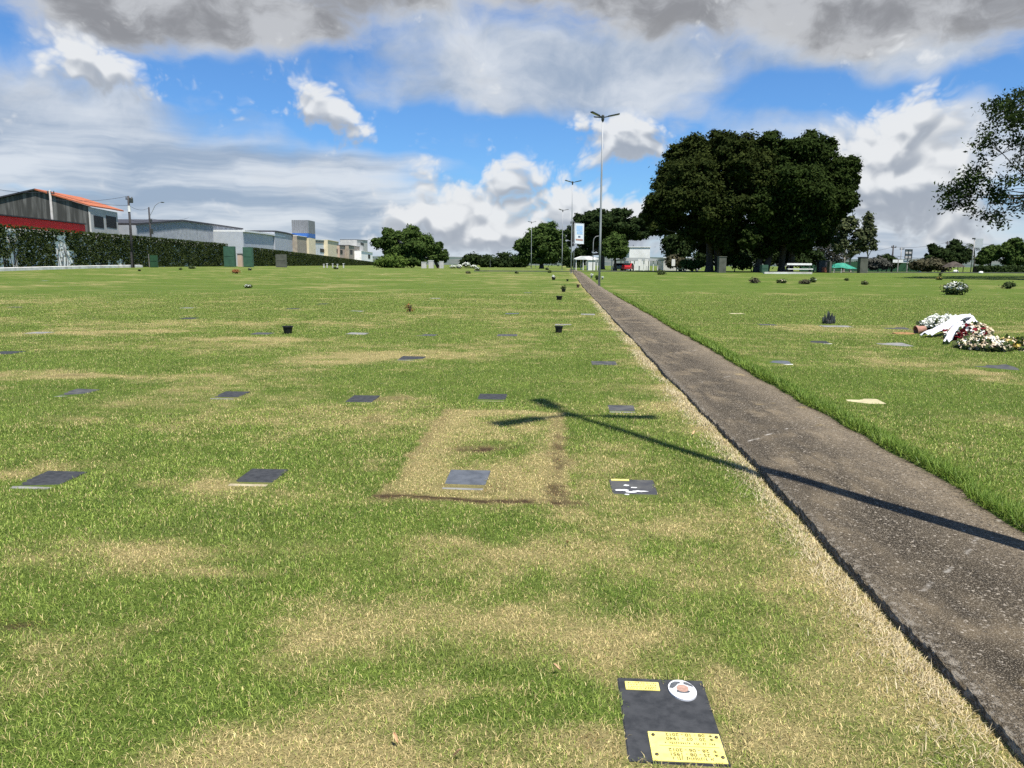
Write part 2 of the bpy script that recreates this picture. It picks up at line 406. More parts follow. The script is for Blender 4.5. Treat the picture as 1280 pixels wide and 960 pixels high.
# ------------------------------------------------------------------ ground sheet (polar grid, finest in front of the camera)
ang = np.concatenate([np.linspace(-50, 50, 330), np.linspace(50, 310, 90)[1:-1]])
th = np.radians(ang); nth = len(th)
rad = np.concatenate([[.02], np.geomspace(.5, 400, 760), np.geomspace(440, 4000, 14)])
A, B = np.meshgrid(th, rad); GX = B * np.sin(A); GY = B * np.cos(A)
GZ = g(GX.ravel(), GY.ravel())
V = np.stack([GX.ravel(), GY.ravel(), GZ], 1)
i, j = np.meshgrid(np.arange(len(rad) - 1), np.arange(nth), indexing='ij'); j2 = (j + 1) % nth
Fq = np.stack([i * nth + j, (i + 1) * nth + j, (i + 1) * nth + j2, i * nth + j2], -1).reshape(-1, 4)[:, ::-1]
dr_, so_ = lawn(V[:, 0], V[:, 1])
GREEN_C = np.array([.118, .190, .030]); STRAW_C = np.array([.40, .325, .145])
me = np_mesh('lawn', V, Fq, {'dry': dr_, 'soil': so_}, smooth=True)
m, k = newmat('lawn_turf')
pos = k.n('ShaderNodeNewGeometry').outputs['Position']
a_d = k.n('ShaderNodeAttribute', attribute_name='dry').outputs['Fac']; a_s = k.n('ShaderNodeAttribute', attribute_name='soil').outputs['Fac']
f1 = k.noise(pos, 9, 6, .65); f2 = k.noise(pos, 70, 4, .6); f3 = k.noise(pos, 1.6, 6, .62); f4 = k.noise(k.vm('MULTIPLY', pos, (.35, 1.6, 1)), 1.0, 6, .6)
dd = k.m('ADD', a_d, k.m('MULTIPLY', k.m('SUBTRACT', f1, .5), .7)); dd = k.m('ADD', dd, k.m('MULTIPLY', k.m('SUBTRACT', f3, .5), .75))
dd = k.m('ADD', dd, k.m('MULTIPLY', k.m('SUBTRACT', f4, .5), 1.3))
f5 = k.noise(k.vm('MULTIPLY', pos, (.10, .45, 1)), 1.0, 7, .65); dd = k.m('ADD', dd, k.m('MULTIPLY', k.m('SUBTRACT', f5, .5), 1.5))
dd = k.sm(dd, -.05, 1.05)
gc = k.mix(k.sm(f2, .3, .7), (.066, .106, .017), (.125, .170, .034))
gc = k.mix(k.sm(f3, .35, .65), gc, k.mix(.6, gc, (.045, .085, .014)))
sc = k.mix(k.sm(f2, .3, .7), (.20, .172, .070), (.31, .265, .115))
col = k.mix(dd, gc, sc); col = k.mix(a_s, col, (.055, .036, .022))
p = k.n('ShaderNodeBsdfPrincipled'); k.put(p.inputs['Base Color'], col); p.inputs['Roughness'].default_value = .95; p.inputs['Specular IOR Level'].default_value = .05
bn = k.n('ShaderNodeBump'); bn.inputs['Strength'].default_value = .9; bn.inputs['Distance'].default_value = .03
k.put(bn.inputs['Height'], k.m('ADD', f2, f1)); k.put(p.inputs['Normal'], bn.outputs[0])
finish(k, p.outputs[0])
o = link('ground', me, m); o['kind'] = 'structure'

# ------------------------------------------------------------------ path slab
ys = np.concatenate([np.arange(-6, 30, .045), np.arange(30, 172, .5)])
nw = 9; Vp = []; 
for yv in ys:
    a = float(xl(yv)); b = float(xr(yv))
    for t in np.linspace(0, 1, nw):
        x = a + (b - a) * t; z = float(gbase(2.2 + PS * yv, yv)) + PATH_H + .012 * (float(vnoise(x * 2, yv * .7, 77)) - .5)
        Vp.append((x, yv, z - (.008 if t in (0, 1) else 0)))
top = np.array(Vp); bot_l = top[0::nw].copy(); bot_r = top[nw - 1::nw].copy(); bot_l[:, 2] -= .2; bot_r[:, 2] -= .2; bot_l[:, 0] += .015
n = len(ys); Vall = np.concatenate([top, bot_l, bot_r]); fs = []
for a in range(n - 1):
    for c in range(nw - 1): fs.append((a * nw + c, a * nw + c + 1, (a + 1) * nw + c + 1, (a + 1) * nw + c))
    L = n * nw + a; fs.append((L, a * nw, (a + 1) * nw, L + 1))
    Q = n * nw + n + a; fs.append((a * nw + nw - 1, Q, Q + 1, (a + 1) * nw + nw - 1))
fs.append((0, n * nw, n * nw + n, nw - 1))
e_ = n - 1; 
me = np_mesh('path', Vall, np.array(fs), smooth=False)
m, k = newmat('weathered_concrete')
pos = k.n('ShaderNodeNewGeometry').outputs['Position']
sp = k.n('ShaderNodeSeparateXYZ'); k.put(sp.inputs[0], pos)
across = k.m('SUBTRACT', sp.outputs[0], k.m('MULTIPLY', sp.outputs[1], PS))     # 1.56 .. 2.83
big = k.noise(pos, .9, 6, .6); mid = k.noise(k.vm('MULTIPLY', pos, (2.2, .5, 1)), 3.0, 6, .65); fine = k.noise(pos, 55, 6, .7); grit = k.noise(pos, 160, 3, .6)
c = k.mix(k.sm(mid, .3, .7), (.022, .017, .0105), (.058, .046, .030))
c = k.mix(k.m('MULTIPLY', k.sm(big, .48, .64), k.sm(mid, .35, .6)), c, (.150, .116, .072))
edge_w = k.m('ADD', k.sm(across, 2.1, 2.8), k.sm(across, 1.75, 1.58, 0., .6))
c = k.mix(k.m('MULTIPLY', edge_w, k.sm(fine, .35, .6)), c, (.175, .140, .095))
c = k.mix(k.sm(fine, .46, .34, 0., .85), c, (.04, .036, .031))
vo = k.n('ShaderNodeTexVoronoi'); k.put(vo.inputs['Vector'], pos); vo.inputs['Scale'].default_value = 30
spk = k.m('MULTIPLY', k.sm(vo.outputs['Distance'], .34, .20), k.sm(k.noise(pos, 60, 4, .65), .47, .62))
c = k.mix(spk, c, (.42, .37, .30))
c = k.mix(k.sm(grit, .54, .62, 0., .85), c, (.30, .255, .19))
c = k.mix(k.m('MULTIPLY', k.sm(across, 1.63, 1.57), k.sm(k.noise(pos, 24, 5, .65), .48, .6)), c, (.33, .285, .22))
lich = k.noise(pos, 1.7, 3, .5)
c = k.mix(k.m('MULTIPLY', k.sm(lich, .66, .76), k.sm(fine, .35, .6)), c, (.36, .27, .12))
jy = k.m('ABSOLUTE', k.m('SUBTRACT', k.m('FRACT', k.m('ADD', k.m('DIVIDE', k.m('SUBTRACT', sp.outputs[1], k.m('MULTIPLY', across, 1.1)), 3.3), k.m('MULTIPLY', k.noise(pos, 2.5, 4), .05))), .5))
c = k.mix(k.m('MULTIPLY', k.sm(jy, .009, .0), k.sm(k.noise(pos, 6, 5), .50, .66)), c, (.40, .37, .32))
p = k.n('ShaderNodeBsdfPrincipled'); k.put(p.inputs['Base Color'], c); p.inputs['Roughness'].default_value = .9; p.inputs['Specular IOR Level'].default_value = .15
bn = k.n('ShaderNodeBump'); bn.inputs['Strength'].default_value = .8; bn.inputs['Distance'].default_value = .012
k.put(bn.inputs['Height'], k.m('ADD', fine, grit)); k.put(p.inputs['Normal'], bn.outputs[0]); finish(k, p.outputs[0])
o = link('path', me, m); o['kind'] = 'structure'

# ------------------------------------------------------------------ grave markers
def marker(px, py, label, style='granite', w=.31, l=.47, edge=None, group='flat grave markers set in the lawn', h=.004, name='grave_marker'):
    c = G(px, py); hd = -math.atan(PS)
    far = c.y > 14
    t = thing(name, label, 'grave marker', (c.x, c.y, c.z), hd, group)
    # lie along the slope of the ground
    e = .3; sx = (gz(c.x + e, c.y) - gz(c.x - e, c.y)) / (2 * e); sy = (gz(c.x, c.y + e) - gz(c.x, c.y - e)) / (2 * e)
    t.rotation_euler = (math.atan(sy), -math.atan(sx), hd)
    b = MB(); b.box((0, 0, -.02 + h / 2), (w, l, .04 + h)); b.build('slab', M[style], t, bevel=.004)
    if edge:
        b = MB(); b.box((random.uniform(-.01, .01), -l / 2 - .03, -.02 + h / 2 + .004), (w * .98, .056, .04 + h)); b.build('concrete_edge', M[edge], t, bevel=.004)
    o_ = .035 if edge else 0; MARK.append((c.x - o_ * math.sin(-hd), c.y - o_, w / 2 + .015, l / 2 + .012 + o_, hd))
    return t
def flat_poly(pts, z, th=.003):
    b = MB(); b.prism([(x, y, z) for x, y in pts], (0, 0, th)); return b

mk = marker(836, 898, 'black granite grave marker nearest the camera, with brass plates and white oval portrait', w=.335, l=.525)
mkp = G(836, 898); MW = .335; ML = .525
def text(body, size, x, y, z, parent, m, rot=math.pi):
    cu = bpy.data.curves.new('inscription', 'FONT'); cu.body = body; cu.size = size; cu.align_x = 'CENTER'; cu.align_y = 'CENTER'; cu.extrude = .0006
    ob = bpy.data.objects.new('inscription_source', cu); COL.objects.link(ob)
    dg = bpy.context.evaluated_depsgraph_get(); me = bpy.data.meshes.new_from_object(ob.evaluated_get(dg))
    bpy.data.objects.remove(ob); bpy.data.curves.remove(cu)
    me.materials.clear(); o = link('inscription', me, m, parent); o.location = (x, y, z); o.rotation_euler = (0, 0, rot); return o
ZT = .004
pl = MB(); pl.box((.036, -ML / 2 + .088, ZT + .002), (.245, .160, .004)); plate = pl.build('brass_plate', M['brass'], mk, bevel=.001)
py0 = -ML / 2 + .088; zt = ZT + .0046
text('08 - 10 - 2012', .0235, .040, py0 + .066, zt, plate, M['ink']); text('20 - 07 - 1940', .0235, .040, py0 + .043, zt, plate, M['ink'])
text('28 - 06 - 2012', .0235, .040, py0 - .020, zt, plate, M['ink']); text('25 - 08 - 1951', .0235, .040, py0 - .043, zt, plate, M['ink'])
def star(cx, cy, r, z): return flat_poly([(cx + (r if k % 2 == 0 else r * .42) * math.sin(k * math.pi / 5), cy - (r if k % 2 == 0 else r * .42) * math.cos(k * math.pi / 5)) for k in range(10)], z, .0008)
def cross(cx, cy, r, z):
    b = MB(); b.box((cx, cy, z), (r * .4, r * 2, .0008)); b.box((cx - r * .5, cy - r * .35, z + .0001), (r * .58, r * .4, .0008)); b.box((cx + r * .5, cy - r * .35, z + .0001), (r * .58, r * .4, .0008)); return b
e = MB()
for yy, kind in ((.066, 'c'), (.043, 's'), (-.020, 'c'), (-.043, 's')):
    q = (star if kind == 's' else cross)(.127, py0 + yy, .008, zt); e.add(q.v, q.f)
# two worn name lines, too small to read in the photograph: broken strokes
rr = random.Random(4)
for yy, x0, x1, hh in ((.018, -.035, .135, .012), (-.064, -.02, .12, .018)):
    x = x0
    while x < x1:
        w = rr.uniform(.003, .006); e.box((x + w / 2, py0 + yy, zt), (w * .5, hh * rr.uniform(.6, 1), .0007))
        e.box((x + w / 2 + .002, py0 + yy + rr.choice((-.4, 0, .4)) * hh, zt + .0001), (w * .5, hh * .18, .0007)); x += w + rr.choice((.002, .003, .003, .012))
e.box((.045, py0 + .001, zt), (.2, .0012, .0006))
e.build('engraving', M['ink'], plate)
for x, y in ((-.070, .058), (.146, .058), (-.070, -.05), (.146, -.052)): MB().lathe([(.0065, 0), (.006, .003), (.003, .0045)], (x, py0 + y, zt), 10).build('bolt', M['bolt'], plate)

pl = MB(); pl.box((-.075, ML / 2 - .062, ZT + .002), (.130, .058, .004)); p2 = pl.build('brass_plate', M['brass'], mk, bevel=.001)
e = MB()
for yy in (.018, .004, -.010, -.021):
    x = -.13
    while x < -.022:
        w = rr.uniform(.003, .008); e.box((x + w / 2, ML / 2 - .062 + yy, zt), (w * .7, .006 * rr.uniform(.6, 1), .0007)); x += w + rr.choice((.002, .002, .006))
e.build('engraving', M['ink'], p2)
def ellipse(cx, cy, a, b_, n=40, rot=0): return [(cx + a * math.cos(q) * math.cos(rot) - b_ * math.sin(q) * math.sin(rot), cy + a * math.cos(q) * math.sin(rot) + b_ * math.sin(q) * math.cos(rot)) for q in [2 * math.pi * k / n for k in range(n)]]
ox, oy = .075, ML / 2 - .085
ov = flat_poly(ellipse(ox, oy, .052, .070, rot=.15), ZT + .0005, .007).build('portrait_oval', M['enamel'], mk)
flat_poly(ellipse(ox + .001, oy - .013, .026, .012), ZT + .0077, .0005).build('hair_print', M['print_dark'], ov)
flat_poly(ellipse(ox + .002, oy + .008, .023, .026), ZT + .0078, .0009).build('face_print', M['skin_print'], ov)
flat_poly([(ox - .049, oy + .010), (ox - .036, oy + .006), (ox - .022, oy + .022), (ox - .012, oy + .040), (ox + .000, oy + .044), (ox - .004, oy + .056), (ox - .022, oy + .056), (ox - .038, oy + .043)], ZT + .0077, .0005).build('coat_print', M['print_dark'], ov)
flat_poly([(ox + .010, oy + .040), (ox + .026, oy + .030), (ox + .045, oy + .020), (ox + .042, oy + .034), (ox + .026, oy + .052), (ox + .012, oy + .055)], ZT + .0077, .0005).build('coat_print', M['print_dark'], ov)

marker(584, 599, 'plain blue grey slate marker in the middle of the rectangle of dry turf', 'granite_blue', w=.315, l=.46, edge='stone_pale')
wm = marker(792, 611, 'worn dark marker smeared with white, yellow plate at its corner, between dry turf and path', 'granite_worn', w=.33, l=.42)
b = MB(); rr = random.Random(9)
for x, y, a, c_ in ((-.08, -.05, .05, .022), (-.03, -.09, .05, .018), (.03, -.07, .055, .016), (-.05, .06, .025, .014), (.0, .01, .03, .012), (-.06, -.15, .02, .012), (-.11, -.06, .03, .02), (.07, -.075, .03, .008)):
    pts = [(x + a * math.cos(q) * rr.uniform(.6, 1.1), y + c_ * math.sin(q) * rr.uniform(.6, 1.2)) for q in [2 * math.pi * k / 11 for k in range(11)]]
    n_sm = len(wm.children); flat_poly(pts, .0038 + .0003 * n_sm, .002).build('white_smear', M['white_paint'], wm)
b = MB(); b.box((-.085, .185, .006), (.135, .032, .006)); b.build('yellow_plate', M['brass'], wm)
marker(326, 596, 'dark marker with sandy edge, left of the rectangle of dry turf', 'granite', w=.30, l=.40, edge='sand_edge')
marker(64, 599, 'dark marker with pale stone edge at the far left of the near row', 'granite', w=.32, l=.40, edge='stone_pale')
marker(97, 491, 'dark grey marker, leftmost of the second row', 'granite_worn', edge='stone_pale')
marker(288, 494, 'black marker with thin pale edge, second from the left in the second row', 'granite', edge='stone_pale', w=.32)
marker(453, 499, 'black marker in the second row, up and left of the dry turf rectangle', 'granite', w=.33)
marker(615, 497, 'dark marker with sandy edge directly behind the rectangle of dry turf', 'granite', w=.35, l=.46, edge='sand_edge')
marker(777, 511, 'grey mottled stone marker touching the shadow of the lamp head', 'granite_worn', w=.30, l=.36, edge='stone_pale')
marker(515, 448, 'dark marker lying in a dry strip of lawn behind the second row', 'granite', w=.42, edge='stone_pale')
marker(755, 454, 'grey marker between the lamp head shadow and the far path edge', 'granite_worn', w=.42, l=.5)
marker(971, 453, 'blue grey marker with white front edge, nearest the right edge of the path', 'granite_blue', edge='white_paint', w=.42, l=.45)
marker(1022, 428, 'dark marker with bright white front edge on the right lawn', 'granite', edge='white_paint', w=.44, l=.5)
marker(1118, 431, 'grey stone marker below the tipped terracotta pot', 'stone_pale', w=.55, l=.6)
marker(1081, 502, 'cream stone marker alone in the right lawn nearest the path slab', 'cream', w=.38, l=.30)
marker(1248, 460, 'grey marker below the funeral flowers beside a dry patch', 'granite_worn', w=.55, l=.6)
marker(1045, 408, 'pale slab under the black spiky plant', 'stone_pale', w=.75, l=.5)
marker(1121, 411, 'grey marker just left of the tipped terracotta pot', 'granite_worn', w=.6, l=.55)
small = [(634, 419, 'granite_worn', 'thin dark marker left of the black pot by the path'), (704, 406, 'stone_pale', 'pale marker just behind the black pot by the path'),
 (640, 392, 'granite_blue', 'bluish marker halfway between the dried plant and the path'), (534, 419, 'granite_worn', 'dark marker in dry grass below the dried red plant'),
 (447, 417, 'stone_pale', 'pale marker in dry grass right of the black pot on the left lawn'), (328, 417, 'granite_worn', 'dark marker just left of the black pot on the left lawn'),
 (446, 389, 'stone_pale', 'pale marker left of the dried red plant'), (544, 373, 'stone_pale', 'pale marker right of and behind the dried red plant'),
 (366, 386, 'granite', 'dark marker behind the black pot on the left lawn'), (403, 380, 'granite', 'small dark marker far behind the black pot on the left lawn'),
 (49, 416, 'stone_pale', 'pale marker far left beside a long dry strip'), (234, 385, 'stone_pale', 'pale marker in the far middle of the left lawn'),
 (237, 398, 'granite', 'dark marker just below a pale one on the left lawn'), (20, 384, 'granite', 'dark marker at the far left edge of the lawn'),
 (8, 441, 'granite', 'dark slab standing in for a shadow cut by the left edge of the picture'), (56, 351, 'stone_pale', 'pale marker near the white kerb on the far left'),  # first slab here is a patch of dark shadow built as granite
 (959, 406, 'granite_worn', 'grey marker left of the black spiky plant on the right lawn'), (921, 392, 'cream', 'small cream marker on the right lawn beyond the path'),
 (735, 393, 'stone_pale', 'pale marker close to the left edge of the path'), (660, 366, 'granite_blue', 'bluish marker left of the dark pots by the path')]
for px, py, stl, lab in small: marker(px, py, lab, stl, w=.46, l=.48, h=.003)

# ------------------------------------------------------------------ blades of grass
def blades(name, X, Y, length, width, color, lean, fine):
    n = len(X); Z = g(X, Y)
    a = rng.uniform(0, 2 * np.pi, n); l_ = lean
    dx, dy = np.cos(a), np.sin(a); px, py = -dy, dx
    tw = rng.uniform(-.6, .6, n); wx, wy = px * np.cos(tw) + dx * np.sin(tw), py * np.cos(tw) + dy * np.sin(tw)
    h = width / 2
    b0 = np.stack([X - wx * h, Y - wy * h, Z - .004], 1); b1 = np.stack([X + wx * h, Y + wy * h, Z - .004], 1)
    sl_, cl_ = np.sin(l_), np.cos(l_)
    if fine:
        k1 = length * .55; l2 = np.clip(l_ + rng.uniform(.1, .9, n), 0, 1.75); k2 = length * .5
        mx, my, mz = X + dx * sl_ * k1, Y + dy * sl_ * k1, Z + cl_ * k1
        m0 = np.stack([mx - wx * h * .8, my - wy * h * .8, mz], 1); m1 = np.stack([mx + wx * h * .8, my + wy * h * .8, mz], 1)
        tp = np.stack([mx + dx * np.sin(l2) * k2, my + dy * np.sin(l2) * k2, np.maximum(mz + np.cos(l2) * k2, Z + .004)], 1)
        V = np.stack([b0, b1, m1, m0, tp], 1).reshape(-1, 3); q = np.arange(n)[:, None] * 5
        T = np.concatenate([q + np.array([[0, 1, 2]]), q + np.array([[0, 2, 3]]), q + np.array([[3, 2, 4]])]); c = np.repeat(color, 5, 0)
    else:
        tp = np.stack([X + dx * sl_ * length, Y + dy * sl_ * length, Z + cl_ * length], 1)
        V = np.stack([b0, b1, tp], 1).reshape(-1, 3); T = np.arange(n * 3).reshape(-1, 3); c = np.repeat(color, 3, 0)
    return V, T, c
DENS = 17000.
def scatter(r0, r1, dens, half=R(47)):
    out = []; edges = np.geomspace(r0, r1, 40)
    for a, b in zip(edges[:-1], edges[1:]):
        r = (a + b) / 2; n = int(dens(r) * half * (b * b - a * a))
        rr_ = np.sqrt(rng.uniform(a * a, b * b, n)); t = rng.uniform(-half, half, n)
        out.append(np.stack([rr_ * np.sin(t), rr_ * np.cos(t)], 1))
    return np.concatenate(out)
def keep_off(X, Y):
    k_ = ~((X > xl(Y) + .0) & (X < xr(Y) - .02))
    for cx, cy, hw, hl, hd in MARK:
        near = (np.abs(X - cx) < .6) & (np.abs(Y - cy) < .6)
        dx = X - cx; dy = Y - cy; c, s = math.cos(-hd), math.sin(-hd)
        u = dx * c - dy * s; v = dx * s + dy * c
        k_ &= ~(near & (np.abs(u) < hw - .05 + .07 * fbm(X * 22, Y * 22, 5, 2)) & (np.abs(v) < hl - .05 + .07 * fbm(X * 22, Y * 22, 6, 2)))
    return k_
def colours(dry, soil, n, lush):
    r = rng.random(n); isdry = r < ss(-.12, 1.25, dry) * .80 + .09
    v = rng.uniform(.35, 1.6, n)[:, None]; y = rng.random(n)[:, None]
    gcol = (np.array([[.098, .165, .020]]) * (1 - y) + np.array([[.320, .385, .082]]) * y) * v
    gcol = gcol * (.62 + .72 * lush)[:, None]
    gcol = gcol * (1 - .25 * np.clip(dry, 0, 1)[:, None]) + np.array([[.32, .30, .07]]) * .25 * np.clip(dry, 0, 1)[:, None]
    s_ = np.array([[.60, .50, .23]]) * (1 - y) + np.array([[.50, .385, .18]]) * y
    scol = s_ * rng.uniform(.4, 1.6, n)[:, None]
    c = np.where(isdry[:, None], scol, gcol)
    br = rng.random(n) < soil * .8; c[br] *= np.array([.50, .40, .34])
    return np.clip(c, 0, .85)
PTS = scatter(1.7, 48, lambda r: DENS * min(1, (3.2 / r) ** 1.2) * (1 if r < 30 else max(.05, (48 - r) / 18)))
X, Y = PTS[:, 0], PTS[:, 1]; ok = keep_off(X, Y); X, Y = X[ok], Y[ok]
dry, soil = lawn(X, Y); ok = rng.random(len(X)) > soil * .8; X, Y, dry, soil = X[ok], Y[ok], dry[ok], soil[ok]
r = np.hypot(X, Y); patch = fbm(X * 3, Y * 3, 81, 3)
length = rng.uniform(.016, .036, len(X)) * (.72 + .55 * patch) * (1 - .25 * dry)
width = .0024 * np.maximum(1, (r / 3.2)) ** .72 * rng.uniform(.7, 1.25, len(X))
length = length * np.maximum(1, r / 12) ** .25
lean = np.clip(rng.normal(.82, .40, len(X)) + .25 * dry + .5 * soil, 0, 1.5)
colr = colours(dry, soil, len(X), .6 * fbm(X * 1.1, Y * 1.1, 83, 4) + .4 * fbm(X * 6, Y * 6, 87, 2))
near = r < 9
Vs, Ts, Cs = [], [], []; off = 0
for sel, fine in ((near, True), (~near, False)):
    v, t, c = blades('b', X[sel], Y[sel], length[sel], width[sel], colr[sel], lean[sel], fine); Vs.append(v); Ts.append(t + off); Cs.append(c); off += len(v)
# long fringe growing over the right edge of the path
n = 42000; Yf = 2.2 + 40 * rng.random(n) ** 1.7; Xf = xr(Yf) + rng.normal(.05, .085, n); okf = (Xf > xr(Yf) - .05) & keep_off(Xf, Yf) ; Xf, Yf = Xf[okf], Yf[okf]
lf = rng.uniform(.06, .125, len(Xf)) * np.exp(-np.clip(Xf - xr(Yf) - .02, 0, 1) / .16) + .02; wf = .0042 * np.maximum(1, Yf / 3.5) ** .72
yv = rng.random(len(Xf))[:, None]; cf = (np.array([[.10, .185, .02]]) * (1 - yv) + np.array([[.20, .27, .045]]) * yv) * rng.uniform(.7, 1.3, len(Xf))[:, None]
v, t, c = blades('f', Xf, Yf, lf, wf, cf, np.clip(rng.normal(.5, .35, len(Xf)), 0, 1.3), True); Vs.append(v); Ts.append(t + off); Cs.append(c); off += len(v)
# dry straw hanging into the gap along the left edge
n = 26000; Yf = 2.0 + 34 * rng.random(n) ** 1.7; Xf = xl(Yf) - .022 - np.abs(rng.normal(0, .11, n)); okf = keep_off(Xf, Yf) & (rng.random(n) < .15 + 1.1 * ss(.3, .7, fbm(Yf * 1.4, Xf * 3, 64, 3))); Xf, Yf = Xf[okf], Yf[okf]
lf = rng.uniform(.025, .05, len(Xf)); wf = .0036 * np.maximum(1, Yf / 3.5) ** .72
yv = rng.random(len(Xf))[:, None]; cf = (np.array([[.66, .58, .37]]) * (1 - yv) + np.array([[.50, .40, .24]]) * yv) * rng.uniform(.6, 1.3, len(Xf))[:, None]
v, t, c = blades('f', Xf, Yf, lf, wf, cf, np.clip(rng.normal(.95, .35, len(Xf)), 0, 1.5), True); Vs.append(v); Ts.append(t + off); Cs.append(c); off += len(v)
me = np_mesh('grass', np.concatenate(Vs), np.concatenate(Ts), color=np.concatenate(Cs))
print('blades', len(X), 'tris', len(me.polygons))
m, k = newmat('grass_blades')
at = k.n('ShaderNodeAttribute', attribute_name='tone').outputs['Color']
df = k.n('ShaderNodeBsdfPrincipled'); k.put(df.inputs['Base Color'], at); df.inputs['Roughness'].default_value = .55; df.inputs['Specular IOR Level'].default_value = .25
tr = k.n('ShaderNodeBsdfTranslucent'); k.put(tr.inputs[0], at)
mx = k.n('ShaderNodeMixShader'); mx.inputs[0].default_value = .32; k.t.links.new(df.outputs[0], mx.inputs[1]); k.t.links.new(tr.outputs[0], mx.inputs[2]); finish(k, mx.outputs[0])
o = link('grass', me, m); tag(o, 'short mown lawn grass, green with straw coloured dry patches', 'grass', kind='stuff')
del Vs, Ts, Cs

# ------------------------------------------------------------------ foliage
def leaf_quads(P, nrm, size, asp=.55):
    n = len(P); d = rng.normal(size=(n, 3)); t = np.cross(nrm, d); t /= np.linalg.norm(t, axis=1)[:, None] + 1e-9
    b = np.cross(nrm, t); s = (size * rng.uniform(.6, 1.3, n))[:, None]
    V = np.stack([P - t * s, P - b * s * asp - nrm * s * .12, P + t * s, P + b * s * asp - nrm * s * .12], 1).reshape(-1, 3)
    return V, np.arange(n * 4).reshape(-1, 4)
def crown(lobes, size, clumps=60, leaves=26, spread=.28, shell=.62, up=.55, seed=0, tint=None, sub=0):
    """lobes: (centre, radii). Leaves gathered in clumps spread through the outer part of each lobe."""
    P, Nn, Tt = [], [], []
    if sub:
        L2 = []
        for c, r in lobes:
            L2.append((c, tuple(.66 * q for q in r)))
            u = rng.normal(size=(sub, 3)); u[:, 2] = u[:, 2] * .85 + .12; u /= np.linalg.norm(u, axis=1)[:, None]
            for q in u: f_ = rng.uniform(.24, .48); L2.append((tuple(np.array(c) + q * np.array(r) * .80), tuple(f_ * z for z in r)))
        lobes = L2
    vol = np.array([(r[0] * r[1] + r[1] * r[2] + r[0] * r[2]) / 3 for _, r in lobes]); vol = vol / vol.mean()
    for (c, r), v_ in zip(lobes, vol):
        m_ = max(6, int(clumps * v_)); d_ = rng.normal(size=(m_, 3)); d_ /= np.linalg.norm(d_, axis=1)[:, None]
        rho = rng.uniform(shell ** 3, 1.08, m_) ** (1 / 3)
        cc = np.array(c) + d_ * rho[:, None] * np.array(r)
        cs = spread * np.mean(r) * rng.uniform(.6, 1.3, m_)
        nl = np.maximum(4, rng.poisson(leaves, m_)); idx = np.repeat(np.arange(m_), nl)
        p = cc[idx] + rng.normal(size=(len(idx), 3)) * cs[idx][:, None] * np.array([1, 1, .62])
        nn = (d_[idx] * .6 + np.array([0, 0, up]) + rng.normal(size=(len(idx), 3)) * .65 + (p - cc[idx]) / (cs[idx][:, None] + 1e-6) * .35)
        nn /= np.linalg.norm(nn, axis=1)[:, None]
        ct = rng.uniform(0, 1, m_)
        P.append(p); Nn.append(nn); Tt.append(np.clip(ct[idx] * .75 + rng.uniform(-.1, .35, len(idx)), 0, 1))
    P = np.concatenate(P); V, Fq = leaf_quads(P, np.concatenate(Nn), np.full(len(P), size))
    return V, Fq, np.repeat(np.concatenate(Tt), 4)
def leaf_obj(name, data, m, parent, off):
    V, Fq, t = data; me = np_mesh(name, V - np.array(off)[None, :], Fq, {'tint': t}); return link(name, me, m, parent)
def pxlobes(L, D, depth=1.0):
    out = []
    for a in L:
        px, py, rx, ry = a[:4]; Dd = D + (a[4] if len(a) > 4 else 0); c = W(px, py, Dd); s = Dd / F
        out.append(((c.x, c.y, c.z), (rx * s, rx * s * depth, ry * s)))
    return out
def limb(b, p0, p1, r0, r1, bend=.12, n=6, seed=0, sides=8):
    rr = random.Random(seed); p0 = Vector(p0); p1 = Vector(p1); L = (p1 - p0).length
    o1 = Vector((rr.uniform(-1, 1), rr.uniform(-1, 1), rr.uniform(-.4, .4))) * L * bend
    pts = []; rads = []
    for i in range(n + 1):
        t = i / n; pts.append(p0.lerp(p1, t) + o1 * math.sin(math.pi * t)); rads.append(r0 + (r1 - r0) * t)
    b.tube(pts, rads, sides)
def tree(label, px, D, L, m, size, trunk=.4, group=None, clumps=60, leaves=26, depth=1.0, stems=((0, 0),), bark='bark', name='tree', cat='tree', spread=.28, shell=.62, limbs=True, up=.55, sub=0):
    bs = base(px, D, .1); t = thing(name, label, cat, bs, 0, group)
    lobes = pxlobes(L, D, depth)
    leaf_obj('crown', crown(lobes, size, clumps, leaves, spread, shell, up, sub=sub), M[m], t, bs)
    b = MB(); sd = int(px * 7)
    top = sum((Vector(l[0]) for l in lobes), Vector()) / len(lobes)
    for q, (dx, dy) in enumerate(stems):
        f = bs + Vector((dx, dy, 0)); k_ = f.lerp(Vector((top.x * .5 + f.x * .5, top.y * .5 + f.y * .5, top.z)), .38); k_.z = f.z + (top.z - f.z) * .42
        limb(b, f, k_, trunk, trunk * .7, .05, 6, sd + q, 10)
        b.lathe([(trunk * 1.5, 0), (trunk * 1.15, trunk * .8), (trunk * .98, trunk * 2)], (f.x, f.y, f.z - .1), 10)
        if limbs:
            for z, (c, r_) in enumerate(lobes):
                if len(stems) > 1 and z % len(stems) != q: continue
                limb(b, k_, Vector(c) + Vector((0, 0, -r_[2] * .1)), trunk * .5, trunk * .1, .12, 6, sd + 31 * z, 7)
    b.build('trunk', M[bark], t, bs, smooth=True)
    return t

